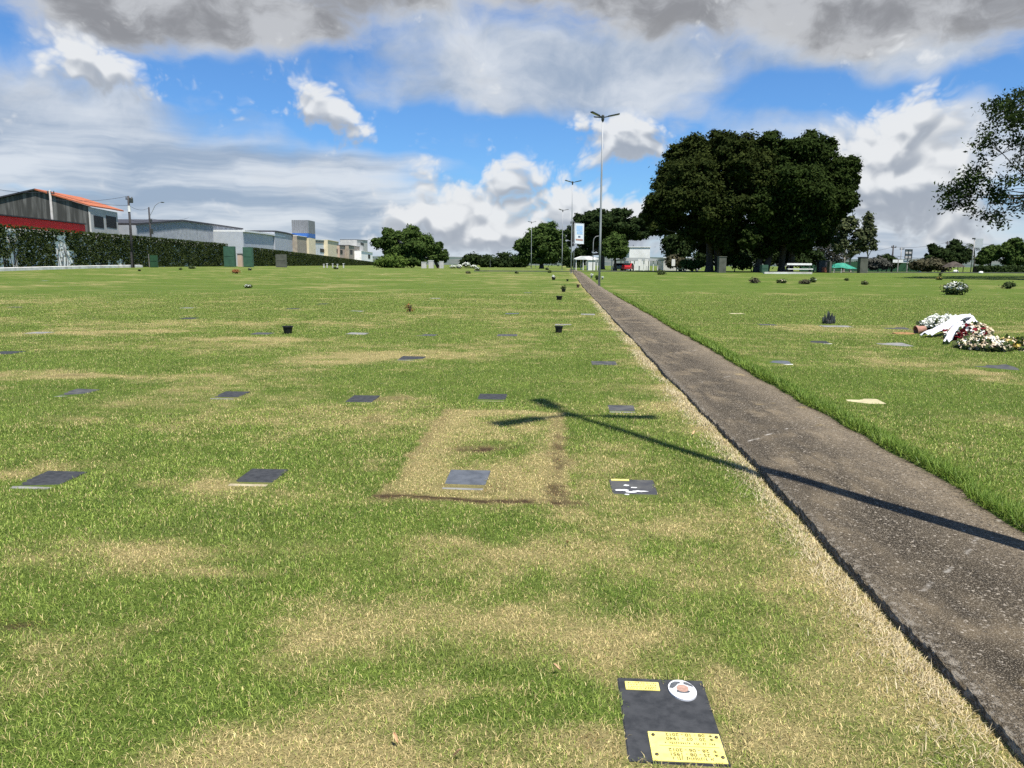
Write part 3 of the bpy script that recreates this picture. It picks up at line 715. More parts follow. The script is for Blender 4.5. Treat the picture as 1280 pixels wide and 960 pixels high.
tree('massive dark spreading tree, left half of the great crown behind the right lawn', 893, 122,
     [(850, 218, 34, 30), (838, 250, 28, 30, -3), (880, 200, 34, 26), (905, 190, 30, 22), (925, 215, 36, 40, -4), (875, 240, 36, 38, -5), (832, 272, 22, 18), (905, 262, 38, 34, -5),
      (868, 284, 26, 18, -3), (920, 292, 26, 22), (938, 197, 26, 24, -2), (945, 225, 26, 30, -4), (815, 268, 14, 13), (822, 284, 12, 10, -3), (895, 305, 24, 14, 6), (905, 300, 14, 16, -5)], 'leaf_ficus', .25, trunk=.62, clumps=34, leaves=42, stems=((-.8, 0), (.9, .6)), spread=.22, sub=9)
tree('massive dark spreading tree, right half of the great crown behind the right lawn', 957, 120,
     [(958, 195, 32, 26), (990, 200, 34, 30), (1022, 200, 30, 28), (1048, 222, 24, 26), (1000, 235, 40, 40, -5), (1040, 250, 24, 30, -3), (962, 245, 34, 44, -3), (1000, 280, 36, 30, -4),
      (1030, 282, 20, 20), (965, 292, 28, 24), (1062, 212, 12, 14), (985, 305, 22, 14, 6), (1002, 304, 14, 13, -4), (940, 300, 14, 16, -5)], 'leaf_ficus_two', .25, trunk=.55, clumps=34, leaves=42, sub=9, stems=((-1.2, .5), (0, 0), (2.8, 1.0), (4.4, 2)), spread=.22)
tree('small round dark tree left of the great crown', 851, 150, [(848, 306, 15, 13), (838, 302, 10, 9), (858, 300, 12, 11), (850, 316, 14, 7)], 'leaf_dark', .4, trunk=.3, clumps=60)
tree('dark layered tree with ragged top behind the near lamp post', 752, 185,
     [(745, 272, 22, 9), (768, 270, 20, 9), (728, 280, 16, 12), (785, 283, 22, 10), (758, 285, 30, 12), (718, 292, 12, 14), (805, 283, 14, 7), (798, 294, 18, 6), (735, 300, 22, 14), (770, 298, 18, 8), (728, 318, 16, 10)],
     'leaf_dark', .36, trunk=.7, clumps=22, leaves=30, spread=.24, sub=7)
tree('round lighter green tree in front of the dark layered tree', 769, 150, [(763, 307, 11, 13), (775, 308, 11, 13), (768, 315, 16, 9), (768, 299, 9, 8)], 'leaf_mid', .28, trunk=.3, clumps=24, leaves=30, sub=7)
tree('tall domed green tree left of the path end', 677, 215, [(668, 294, 14, 13), (684, 290, 13, 12), (658, 308, 12, 14), (676, 308, 18, 16), (695, 302, 12, 16), (664, 322, 16, 9), (688, 322, 16, 9), (703, 312, 9, 16)],
     'leaf_mid', .36, trunk=.6, clumps=24, leaves=30, sub=7)
tree('wide dark green tree beyond the end of the hedge', 549, 215, [(474, 304, 11, 9), (490, 298, 14, 11), (510, 294, 16, 10), (530, 300, 14, 11), (520, 312, 20, 14), (497, 314, 18, 13), (545, 312, 10, 10), (556, 320, 7, 7), (512, 325, 20, 9), (543, 321, 9, 6)],
     'leaf_mid', .36, trunk=.5, clumps=24, leaves=30, sub=7)
tree('low bright green bush against the end of the hedge', 490, 205, [(488, 326, 12, 7), (478, 328, 8, 5), (500, 328, 8, 6)], 'leaf_bright', .32, trunk=.15, clumps=50, name='bush', cat='bush')
far = [('dark low tree right of the white walls far off', 590, [(589, 325, 8, 6), (596, 322, 5, 4), (582, 328, 6, 4)]), ('dark low tree behind the distant palm', 606, [(607, 326, 8, 6), (613, 329, 7, 4)]),
       ('dark rounded tree right of the distant palm', 633, [(629, 323, 8, 7), (638, 325, 9, 7), (632, 330, 12, 4)]), ('dark low tree touching the tall domed tree', 648, [(648, 328, 8, 6), (654, 325, 6, 7)]),
       ('dark tree beside the path end lamp', 712, [(712, 325, 9, 8), (722, 328, 8, 6)])]
for lab, px, L in far: tree(lab, px, 300, L, 'leaf_dark', .6, trunk=.35, clumps=44, leaves=20, group='distant trees along the horizon')
tree('thin eucalyptus beside the great crown, grey trunks and airy top', 1060, 140, [(1050, 285, 10, 12), (1062, 280, 8, 10), (1072, 296, 8, 9), (1050, 305, 9, 9), (1066, 312, 6, 7)], 'leaf_euc', .32, trunk=.22, clumps=40, leaves=18, stems=((-.8, 0), (.6, .3)), bark='bark_pale')
tree('tall narrow eucalyptus standing furthest right of the group', 1084, 140, [(1085, 276, 5, 10), (1084, 292, 7, 11), (1079, 306, 6, 8), (1092, 306, 4, 7), (1089, 288, 5, 8)], 'leaf_euc', .28, trunk=.16, clumps=40, leaves=16, bark='bark_pale')
tree('grey leafless looking thicket under the eucalyptus', 1030, 146, [(1022, 308, 14, 10), (1038, 312, 12, 9), (1030, 322, 18, 7), (1052, 321, 10, 7)], 'leaf_grey', .22, trunk=.12, clumps=60, leaves=14, stems=((-2, 0), (0, 0), (2, 0)), bark='bark_pale', name='thicket', cat='bush')
tree('pale weeping shrub right of the grey pillar', 1098, 126, [(1096, 329, 9, 5), (1105, 331, 7, 4), (1090, 333, 5, 3)], 'leaf_grey', .26, trunk=.1, clumps=50, leaves=18, name='shrub', cat='bush')
under = [('dark shrub between the two great trunks', 918, 126, [(915, 322, 12, 9), (928, 326, 10, 8)], 'leaf_mid'), ('dark shrub right of the twin trunks under the great crown', 988, 130, [(985, 322, 13, 9), (1000, 326, 10, 6)], 'leaf_dark'),
         ('low clipped shrub left of the great trunk', 866, 124, [(862, 330, 8, 4), (872, 330, 7, 4)], 'leaf_mid'), ('reddish shrub by the white notice boards', 846, 140, [(840, 326, 7, 6), (850, 328, 7, 5)], 'leaf_brown'),
         ('bushy undergrowth deep in the shade of the great crown', 940, 134, [(938, 318, 16, 13), (905, 318, 14, 12), (962, 318, 14, 13), (925, 312, 14, 12), (880, 320, 12, 11)], 'leaf_dark'), ('tall dark undergrowth behind the right hand trunks', 985, 138, [(978, 316, 14, 14), (1000, 318, 13, 12), (1018, 322, 10, 9)], 'leaf_dark'), ('dark shrub beside the dark hedge on the right', 1108, 150, [(1108, 325, 9, 5), (1117, 328, 7, 5)], 'leaf_dark')]
for lab, px, D, L, m_ in under: tree(lab, px, D, L, m_, .32, trunk=.1, clumps=46, leaves=20, name='shrub', cat='bush', group='shrubs beyond the right lawn')
right = [('leafy dark tree beside the tall white pole', 1178, 150, [(1170, 314, 10, 8), (1182, 318, 12, 9), (1196, 312, 10, 10), (1190, 325, 20, 8), (1163, 322, 7, 6), (1206, 322, 9, 9)], 'leaf_dark'),
         ('rounded green tree right of the white pole', 1238, 150, [(1238, 319, 12, 10), (1228, 325, 9, 8), (1246, 314, 9, 10)], 'leaf_mid'),
         ('green tree at the right edge of the picture', 1268, 148, [(1260, 312, 10, 12), (1273, 308, 9, 12), (1266, 324, 16, 9), (1284, 316, 10, 14), (1300, 318, 14, 14)], 'leaf_mid')]
for lab, px, D, L, m_ in right: tree(lab, px, D, L, m_, .28, trunk=.25, clumps=20, leaves=28, sub=6)
tree('brownish spreading shrub under the leafy dark tree', 1160, 138, [(1150, 331, 11, 5), (1166, 330, 11, 6), (1178, 333, 9, 4)], 'leaf_brown', .28, trunk=.1, clumps=60, leaves=18, name='shrub', cat='bush')

def palm(label, px, D, py, r, fronds=14, m='leaf_dark', tr=.16):
    bs = base(px, D, .1); t = thing('palm_tree', label, 'palm tree', bs); top = W(px, py, D); s = D / F
    b = MB(); limb(b, bs, top, tr, tr * .7, .03, 8, int(px), 8); b.build('trunk', M['bark_pale'], t, bs, smooth=True)
    V, Fq, T = [], [], []; rr = random.Random(int(px)); n0 = 0
    for q in range(fronds):
        a = 2 * math.pi * q / fronds + rr.uniform(-.2, .2); L = r * s * rr.uniform(.8, 1.15); up0 = rr.uniform(.1, 1.1); prev = None
        for i_ in range(9):
            u = i_ / 8; p = Vector((top.x + math.cos(a) * L * u * (1 - .15 * u), top.y + math.sin(a) * L * u * (1 - .15 * u), top.z + L * (up0 * u - 1.15 * u * u)))
            if prev is not None:
                dirv = (p - prev).normalized(); side = dirv.cross(Vector((0, 0, 1))).normalized(); wd = L * .2 * math.sin(math.pi * min(.98, u * .9 + .08))
                for sg in (-1, 1):
                    for w2 in (0, .5):
                        q0 = prev.lerp(p, w2); tip = q0 + side * sg * wd + dirv * wd * .5 - Vector((0, 0, wd * .55)); q1 = prev.lerp(p, w2 + .32)
                        V += [tuple(q0), tuple(tip), tuple(tip + dirv * wd * .12), tuple(q1)]; Fq.append((n0, n0 + 1, n0 + 2, n0 + 3)); n0 += 4; T += [rr.random()] * 4
            prev = p
    leaf_obj('crown', (np.array(V), np.array(Fq), np.array(T)), M[m], t, bs); return t
palm('small distant palm on the horizon left of the tall domed tree', 613, 290, 320, 9)
palm('palm with drooping fronds behind the tall white pole', 1217, 158, 307, 13, 16, 'leaf_dark', .18)
palm('palm rising above the trees at the right edge', 1266, 160, 304, 14, 16, 'leaf_mid', .2)

# near tree whose boughs hang into the picture at the upper right; the trunk stands outside the frame
D12 = 82; K = D12 / 32; bs = base(1420, D12 + 1, .1)
t12 = thing('tree', 'overhanging tree with airy leafy boughs at the upper right corner', 'tree', bs)
b = MB(); fork = W(1425, 215, D12 + 1); limb(b, bs, fork, .30 * K, .24 * K, .04, 8, 3, 12)
poly = [(1280, 108), (1262, 116), (1243, 122), (1226, 132), (1236, 152), (1224, 162), (1212, 176), (1216, 196), (1206, 212), (1192, 222), (1176, 230), (1172, 246), (1178, 262), (1204, 258), (1222, 276), (1240, 284), (1280, 284),
        (1330, 292), (1420, 300), (1520, 285), (1580, 220), (1560, 120), (1480, 40), (1400, 20), (1330, 60)]
def inpoly(x, y):
    c = False
    for (x0, y0), (x1, y1) in zip(poly, poly[1:] + poly[:1]):
        if (y0 > y) != (y1 > y) and x < (x1 - x0) * (y - y0) / (y1 - y0) + x0: c = not c
    return c
rr = random.Random(23); tips = []
while len(tips) < 620:
    x, y = rr.uniform(1170, 1580), rr.uniform(20, 300)
    if not inpoly(x, y): continue
    dens = min(1, .55 + (x - 1180) / 260)
    if x < 1300 and float(fbm(np.array([x / 26.]), np.array([y / 14.]), 5, 3)[0]) < .50 - .12 * dens: continue
    dz = K * rr.uniform(-1, 1) * min(3.2, .5 + (x - 1170) / 60)
    tips.append(Vector(W(x, y, D12 + dz)))
for x, y in ((1176, 232), (1174, 258), (1182, 262), (1228, 136), (1240, 126), (1212, 180), (1206, 258), (1226, 278), (1246, 283), (1262, 118)): tips.append(Vector(W(x, y, D12)))
mains = [Vector(W(x, y, D12 + K * dd_)) for x, y, dd_ in ((1330, 110, 0), (1320, 200, .8), (1310, 245, -.5), (1360, 60, 1), (1480, 90, 0), (1520, 200, 1), (1400, 270, -1.5), (1400, 120, 3), (1420, 180, -2.5))]
for q, mp in enumerate(mains): limb(b, fork, mp, .12 * K, .05 * K, .08, 7, 40 + q, 8)
subs = []
for q in range(80):
    tp = rr.choice(tips); mp = min(mains, key=lambda a: (a - tp).length); e_ = mp.lerp(tp, .72); limb(b, mp, e_, .035 * K, .015 * K, .1, 6, 90 + q, 6); subs.append(e_); subs.append(mp.lerp(e_, .55))
P, Nn, Tt = [], [], []
for q, tp in enumerate(tips):
    sp_ = min(subs, key=lambda a: (a - tp).length); limb(b, sp_, tp, .012 * K, .004 * K, .1, 5, 300 + q, 5)
    drn = (tp - sp_).normalized() if (tp - sp_).length > .05 else Vector((-1, 0, 0)); ct = rr.random()
    for z in range(rr.randint(42, 72)):
        u = rr.random() ** .7; p_ = sp_.lerp(tp, 1 - .5 * min(1, .9 * K / max(.3, (tp - sp_).length)) * u) + K * Vector((rr.gauss(0, .20), rr.gauss(0, .20), rr.gauss(-.02, .12)))
        P.append(p_); nn = Vector((rr.gauss(0, .6), rr.gauss(0, .6), rr.gauss(.6, .5))).normalized(); Nn.append(nn); Tt.append(min(1, max(0, ct * .7 + rr.uniform(-.1, .4))))
P = np.array([tuple(p) for p in P]); V, Fq = leaf_quads(P, np.array([tuple(p) for p in Nn]), np.full(len(P), .085 * K), .45)
leaf_obj('crown', (V, Fq, np.repeat(np.array(Tt), 4)), M['leaf_near'], t12, bs)
b.build('trunk', M['bark'], t12, bs, smooth=True)

# ------------------------------------------------------------------ ivy covered wall on the left, and what stands behind it
def wall_x(D): return -53.3 - .0417 * D
def wall_pt(px):                                  # point of the wall line seen at photo column px
    d = ray(px, 330); D = -53.3 / (d.x / d.y + .0417); return D
def ivy_wall(label, pxs, holes, seed):
    """pxs: (column, row of the top); wall follows the line, ivy leaves cover its near face and top"""
    pts = []
    for px, py in pxs:
        D = wall_pt(px); pts.append((wall_x(D), D, gz(wall_x(D), D), ztop(px, py, D)))
    o0 = Vector((pts[0][0], pts[0][1], pts[0][2])); t = thing('ivy_wall', label, 'wall', o0)
    b = MB()
    for a, c in zip(pts[:-1], pts[1:]):
        b.add([(a[0] - .10, a[1], a[2] - .3), (c[0] - .10, c[1], c[2] - .3), (c[0] - .10, c[1], c[3] - .25), (a[0] - .10, a[1], a[3] - .25),
               (a[0] - .7, a[1], a[2] - .3), (c[0] - .7, c[1], c[2] - .3), (c[0] - .7, c[1], c[3] - .25), (a[0] - .7, a[1], a[3] - .25)],
              [(0, 1, 2, 3), (7, 6, 5, 4), (3, 2, 6, 7), (0, 3, 7, 4), (1, 5, 6, 2), (0, 4, 5, 1)])
    b.build('masonry', M['plaster'], t, o0)
    P, Nn, Tt = [], [], []
    for a, c in zip(pts[:-1], pts[1:]):
        Ln = c[1] - a[1]; n = int(Ln * (a[3] - a[2] + c[3] - c[2]) / 2 * 60); u = rng.random(n); v = rng.random(n) ** .95
        y = a[1] + Ln * u; x = wall_x(y); z0 = a[2] + (c[2] - a[2]) * u; z1 = a[3] + (c[3] - a[3]) * u
        z = z0 + (z1 - z0) * v; bulge = .30 + .30 * fbm(y * .8, z * .9, seed, 3) + .12 * rng.random(n)
        keep = np.ones(n, bool)
        # bare places where the plaster shows: given in wall height fraction and columns
        pxc = 640 + F * (x / y) / (math.cos(PITCH)) * 1.0
        for h0, h1, v0, v1, dn in holes:
            wob = 1.4 * (fbm(y * 2.2, z * 2.2, seed + 5, 3) - .5) * (h1 - h0)
            ins = (pxc > h0 + wob - (v1 - v) * 2.) & (pxc < h1 + wob * .7 + (v1 - v) * 3.) & (v > v0) & (v < v1)
            keep &= ~(ins & (rng.random(n) < dn))
        tt = np.clip(fbm(y * .5, z * .7, seed + 9, 4) * 1.8 - .5 + rng.uniform(-.25, .25, n), 0, 1)
        P.append(np.stack([x - .45 + bulge, y, z], 1)[keep]); nv = np.stack([np.full(n, .8), np.full(n, -.2), np.full(n, .45)], 1) + rng.normal(size=(n, 3)) * .55
        Nn.append((nv / np.linalg.norm(nv, axis=1)[:, None])[keep]); Tt.append(tt[keep])
        n2 = int(Ln * 40); u = rng.random(n2); y = a[1] + Ln * u; z1 = a[3] + (c[3] - a[3]) * u
        P.append(np.stack([wall_x(y) - .55 + rng.normal(0, .22, n2), y, z1 - .12 + np.abs(rng.normal(0, .12, n2))], 1)); Nn.append(np.tile(np.array([[.1, 0, 1.]]), (n2, 1)) + 0); Tt.append(rng.uniform(.3, 1, n2))
    P = np.concatenate(P); V, Fq = leaf_quads(P, np.concatenate(Nn), np.full(len(P), .15), .75)
    leaf_obj('ivy', (V, Fq, np.repeat(np.concatenate(Tt), 4)), M['leaf_ivy'], t, o0)
    rr = random.Random(seed); b = MB()
    for h0, h1, v0, v1, dn in holes:
        for q in range(5):
            D = wall_pt(rr.uniform(h0 - 3, h1 + 3)); x = wall_x(D) - .07; zb = gz(x, D); H = 4.2
            b.tube([(x, D, zb), (x + .03, D + rr.uniform(-.4, .4), zb + H * rr.uniform(.2, .45)), (x + .02, D + rr.uniform(-.9, .9), zb + H * rr.uniform(.6, .95))], [.035, .025, .012], 5)
    if holes: b.build('stems', M['stem_dark'], t, o0)
    return t
ivy_wall('long ivy covered wall on the left with bare white plaster patches', [(-60, 272), (0, 280), (60, 285), (110, 290), (165, 294), (220, 299), (285, 305)],
         [(11, 22, .0, .42, .97), (8, 26, .40, .92, .42), (72, 84, .04, .86, .98), (80, 92, .04, .48, .9), (-2, 5, 0, .32, .96), (120, 125, 0, .16, .9), (134, 139, 0, .24, .9), (146, 156, 0, .26, .9), (108, 112, 0, .12, .8), (230, 234, 0, .14, .8)], 5)
ivy_wall('clipped ivy wall running from the green gate posts to the wide tree', [(314, 309), (350, 313), (400, 319), (440, 324), (478, 329)], [], 9)

def facade(name, label, cat, pts, D0, slope, depth, m, group=None, z0=None):
    """solid with a long face along the line X = x0 + slope*Y; pts give photo columns and roofline rows"""
    x0 = W(pts[0][0], 330, D0).x - slope * D0; P = []
    for px, py in pts:
        d_ = ray(px, 330); q = d_.x / d_.y; D = x0 / (q - slope); P.append(Vector((x0 + slope * D, D, ztop(px, py, D))))
    zb = gz(P[0].x, P[0].y) - .3; o0 = Vector((P[0].x, P[0].y, zb)); t = thing(name, label, cat, o0, 0, group)
    nrm = Vector((-1, slope, 0)).normalized() * depth
    poly_ = [Vector((P[0].x, P[0].y, zb))] + P + [Vector((P[-1].x, P[-1].y, zb))]
    b = MB(); b.prism(poly_, nrm); b.build('walls', M[m], t, o0)
    return t, o0, P, nrm, zb
def capping(t, o0, P, nrm, m, th=.25, over=.25, name='roof'):
    ext = -nrm.normalized() * over; b = MB()
    for a, c in zip(P[:-1], P[1:]):
        q = [a + ext + Vector((0, 0, .03)), c + ext + Vector((0, 0, .03)), c + ext + Vector((0, 0, .03 + th)), a + ext + Vector((0, 0, .03 + th))]
        b.prism(q, nrm + nrm.normalized() * over)
    b.build(name, M[m], t, o0)

# old house with blackened gable: gable faces the cemetery corner, ridge runs away behind it
D = 124.; hx0, hx1, hxm = -60, 112, 45
gA = W(hx0, 262, D); gR = W(hxm, 238, D); gE = W(112, 258, D); gE2 = W(150, 263.5, D + 15)
zb = gz(gA.x, D) - .3; o0 = Vector((gR.x, D, zb)); th_ = thing('old_house', 'old house with blackened gable wall and orange tiled roof', 'house', o0)
b = MB(); b.prism([(gA.x, D, zb), (gE.x, D, zb), (gE.x, D, gE.z), (gR.x, D, gR.z), (gA.x, D, gA.z)], (-6, 15, 0)); b.build('gable_wall', M['old_wall'], th_, o0)
# right hand front with two dark windows, turned towards us
e0 = Vector((gE.x + .02, D, 0)); e1 = Vector((gE2.x, D + 14, 0)); fd = (e1 - e0).normalized(); fn = Vector((-fd.y, fd.x, 0))
b = MB(); b.prism([(e0.x, e0.y, zb), (e1.x, e1.y, zb), (e1.x, e1.y, gE2.z - .35), (e0.x, e0.y, gE.z - .1)], fn * .25); b.build('front_wall', M['grey_wall'], th_, o0)
LF = (e1 - e0).length
for u0, u1 in ((.10, .44), (.54, .93)):
    w0 = e0 + fd * LF * u0; w1 = e0 + fd * LF * u1; za = ztop(120, 284, w0.y); zc = ztop(120, 269, w0.y)
    ofs = -fn * .03
    b = MB(); b.prism([w0 + ofs + Vector((0, 0, za)), w1 + ofs + Vector((0, 0, za)), w1 + ofs + Vector((0, 0, zc)), w0 + ofs + Vector((0, 0, zc))], fn * .1); win = b.build('window', M['glass_dark'], th_, o0)
    b = MB()
    for k_ in range(4):
        wq = w0.lerp(w1, k_ / 3) + ofs - fn * .04; b.tube([wq + Vector((0, 0, za)), wq + Vector((0, 0, zc))], .06, 4)
    for z_ in (za, (za + zc) / 2, zc): b.tube([w0 + ofs - fn * .04 + Vector((0, 0, z_)), w1 + ofs - fn * .04 + Vector((0, 0, z_))], .06, 4)
    b.build('frame', M['dark_trim'], win)
# roof planes
rb = Vector((gR.x - 1.5, D + 15, gR.z)); oh = .35
def slab4(p, th=.22):
    b = MB(); b.prism([Vector(q) for q in p], (0, 0, th)); return b
slab4([(gR.x, D - oh, gR.z + .05), (gE2.x + .4, D - oh + 13.6, gE2.z - .1), (gE2.x + .4, D + 15.5, gE2.z - .1), (rb.x, rb.y + .5, rb.z + .05)]).build('roof', M['roof_tile'], th_, o0)
slab4([(gR.x, D - oh, gR.z + .04), (gE.x + .25, D - oh, gE.z - .02), (gE2.x + .42, D - oh + 13.6, gE2.z - .08)], .2).build('roof', M['roof_tile'], th_, o0)
slab4([(gR.x, D - oh, gR.z + .05), (gA.x, D - oh, gA.z + .05), (gA.x - 1.5, D + 15.5, gA.z + .05), (rb.x, rb.y + .5, rb.z + .05)]).build('roof', M['dark_trim'], th_, o0)
# red painted strip building in front of it
tr_, o1, P, nr, zb = facade('red_shed', 'long low red shed with dark roof edge behind the ivy wall', 'shed', [(-50, 263), (0, 269), (55, 274.5), (110, 281)], 82.5, -.0417, 3, 'red_paint')
capping(tr_, o1, P, nr, 'dark_trim', .14, .2)

# corrugated warehouse and its lower bays
def corrugate(t, o0, P, nrm, m, step=.55, off=.03):
    b = MB(); n_ = -nrm.normalized()
    for a, c in zip(P[:-1], P[1:]):
        L = (c - a).length; k_ = int(L / step)
        for q in range(k_):
            p = a.lerp(c, (q + .5) / k_) + n_ * off; b.box((p.x, p.y, p.z - 4.0 - .1), (.07, .16, 8.0), math.atan2(c.y - a.y, c.x - a.x) - math.pi / 2)
    b.build('cladding_ribs', M[m], t, o0)
M['clad'] = mat('grey_cladding', (.40, .42, .45), (.34, .36, .39), .8, .5, .1)
M['clad_rib'] = mat('grey_cladding_rib', (.33, .35, .38), None, .8, .5, .1)
M['tower'] = mat('dark_ribbed_cladding', (.19, .195, .20), (.15, .155, .16), 1, .6)
M['clad_pale'] = mat('pale_cladding', (.44, .46, .48), (.38, .40, .42), .6, .5, .1)
t, o1, P, nr, zb = facade('warehouse', 'large grey corrugated warehouse with dark low pitched roof edge', 'warehouse', [(173, 281.5), (200, 279.5), (232, 277), (270, 282), (305, 287)], 142, -.10, 30, 'clad')
capping(t, o1, P, nr, 'dark_trim', .35, .3); corrugate(t, o1, P, nr, 'clad_rib')
t, o1, P, nr, zb = facade('warehouse_annex', 'pale grey lower bay with white roof edge beside the warehouse', 'warehouse', [(305.5, 290), (332, 293), (356, 297)], 192, -.10, 18, 'clad_pale')
capping(t, o1, P, nr, 'white_paint', .45, .5)
t, o1, P, nr, zb = facade('grey_shed', 'grey shed with dark roof between pale bay and beige wall', 'shed', [(345, 290), (358, 292), (372, 295.5)], 228, -.10, 12, 'clad')
capping(t, o1, P, nr, 'dark_trim', .4, .3)
t, o1, P, nr, zb = facade('beige_building', 'plain beige wall block below the grey tower', 'building', [(372.5, 295), (393, 298)], 256, -.10, 10, 'brown_wall')
capping(t, o1, P, nr, 'white_paint', .2, .2)
# grey tower
D = 275; a = W(364.5, 275, D); c = W(385, 275, D); e = W(393.5, 277, D + 9); zb = gz(a.x, D) - .2; o1 = Vector((c.x, D, zb))
t = thing('tower', 'grey box tower with a blue band, above the low houses', 'tower', o1)
hb = ztop(380, 297, D); hc = ztop(380, 291.5, D)
for nm, z0, z1, mm, gr in (('shaft', zb, hb, 'cream_wall', 0), ('blue_band', hb, hc, 'blue_paint', .05), ('tank_housing', hc, a.z, 'tower', .02)):
    b = MB(); b.prism([(a.x - gr, D - gr, z0), (c.x, D - gr, z0), (e.x + gr, e.y, z0), (e.x - 5.2, e.y + 3, z0), (a.x - gr, D + 9, z0)], (0, 0, z1 - z0)); ob = b.build(nm, M[mm], t, o1)
b = MB()
for q in range(9):
    p = a.lerp(c, q / 8); b.box((p.x, D - .06, (hc + a.z) / 2), (.12, .1, a.z - hc - .1))
b.build('ribs', M['clad_rib'], t, o1)
# row of small houses
def house(label, x0_, x1_, y0_, y1_, D, m, roof='dark_trim', wins=(), name='house'):
    t, o1, P, nr, zb = facade(name, label, 'house', [(x0_, y0_), (x1_, y1_)], D, -.10, 9, m)
    capping(t, o1, P, nr, roof, .25, .25)
    n_ = -nr.normalized()
    for u0, u1, v0, v1 in wins:
        A_ = P[0].lerp(P[1], u0) + n_ * .04; B_ = P[0].lerp(P[1], u1) + n_ * .04
        za = ztop(x0_, v1, A_.y); zc = ztop(x0_, v0, A_.y)
        b = MB(); b.prism([(A_.x, A_.y, za), (B_.x, B_.y, za), (B_.x, B_.y, zc), (A_.x, A_.y, zc)], n_ * .06); w_ = b.build('window', M['glass_dark'], t, o1)
        b = MB(); mid = A_.lerp(B_, .5) + n_ * .08
        for z_ in (za - .05, zc + .05): b.tube([A_ + n_ * .08 + Vector((0, 0, z_ - A_.z)), B_ + n_ * .08 + Vector((0, 0, z_ - B_.z))], .08, 4)
        b.tube([(mid.x, mid.y, za), (mid.x, mid.y, zc)], .06, 4); b.build('frame', M['white_paint'], w_)
    return t, o1, P, nr
t, o1, P, nr = house('white house with grey patterned upper wall and dark window', 393.5, 410, 300, 301, 285, 'white_wall', 'white_paint', ((.40, .72, 310.5, 315),))
n_ = -nr.normalized(); b = MB(); A_ = P[0] + n_ * .05; B_ = P[1] + n_ * .05
b.prism([A_ - Vector((0, 0, 1.1)), B_ - Vector((0, 0, 1.1)), B_ - Vector((0, 0, .15)), A_ - Vector((0, 0, .15))], n_ * .05); b.build('parapet', M['brown_wall'], t, o1)
house('narrow cream house right of the white house', 410.5, 424, 300.5, 303, 310, 'cream_wall', 'cream_wall', ((.78, .90, 311, 316),))
house('low pinkish house with dark openings beside the cream house', 425, 436, 307, 309, 340, 'pink_wall', 'dark_trim', ((.05, .3, 312, 317),))
house('low brown house in front of the grey far building', 436.5, 450, 307, 309, 360, 'brown_wall', 'dark_trim', ((.1, .3, 312, 317), (.5, .7, 312, 318)))
house('grey two storey building half hidden by the wide tree', 447, 460, 300, 301, 420, 'grey_wall', 'dark_trim', ((.3, .6, 303, 306),))
house('small pale house at the end of the row beside the wide tree', 452, 466, 314, 316, 385, 'plaster', 'white_paint', ((.55, .75, 318, 323),))

# kerb at the foot of the wall
b = MB()
kp = [wall_pt(px) for px in (-60, -20, 20, 60, 100, 130, 156)]
for D0, D1 in zip(kp[:-1], kp[1:]):
    xa, xb = wall_x(D0) + 2.2, wall_x(D1) + 2.2
    za, zb_ = gz(xa, D0), gz(xb, D1)
    b.prism([(xa, D0, za - .1), (xa + .5, D0, za - .1), (xa + .5, D0, za + .32), (xa, D0, za + .36)], (xb - xa, D1 - D0, zb_ - za))
o = b.build('kerb', M['kerb'], None); tag(o, 'long whitewashed kerb at the foot of the ivy wall', 'kerb'); o['kind'] = 'structure'

# green gate posts and boxes
def cabinet(label, px, D, w, ptop, m, name='metal_cabinet', cat='cabinet', door=True, roof=None, dep=1.0):
    bs = base(px, D); H = ztop(px, ptop, D) - bs.z; wd = w * D / F; t = thing(name, label, cat, bs)
    MB().box((0, 0, H / 2 - .05), (wd, dep, H + .1)).build('body', M[m], t, bevel=.02)
    if door:
        b = MB(); b.box((0, -dep / 2 - .015, H * .25), (wd * .84, .03, H * .42)); b.box((0, -dep / 2 - .015, H * .74), (wd * .84, .03, H * .44)); b.build('door_panels', M[m], t)
    if roof: MB().box((0, 0, H + .06), (wd * 1.08, dep * 1.1, .10)).build('cap', M[roof], t)
    return t
cabinet('tall green metal gate panel at the end of the ivy wall', 288, 150, 13, 308, 'green_metal', 'gate_panel', 'gate')
cabinet('tall green metal gate panel left of the clipped ivy wall', 311, 152, 11, 309, 'green_metal', 'gate_panel', 'gate')
cabinet('grey metal cabinet against the clipped ivy wall', 352, 158, 13, 318, 'grey_box', dep=.6)
t = cabinet('green box on a pale post in front of the ivy wall', 193, 118, 9, 319, 'green_box', 'notice_box', 'box', door=True, dep=.3)
MB().tube([(-.75, 0, -.1), (-.75, 0, 2.0)], .06, 6).build('post', M['stone_pale'], t)
b = MB(); bs = base(301, 156); t = thing('gate_pillar', 'reddish brick pillar between the two green gate panels', 'pillar', bs); MB().box((0, 0, 1.2), (.9, .9, 2.6)).build('shaft', M['pink_wall'], t, bevel=.03); MB().box((0, 0, 2.58), (1.05, 1.05, .14)).build('cap', M['stone_pale'], t)

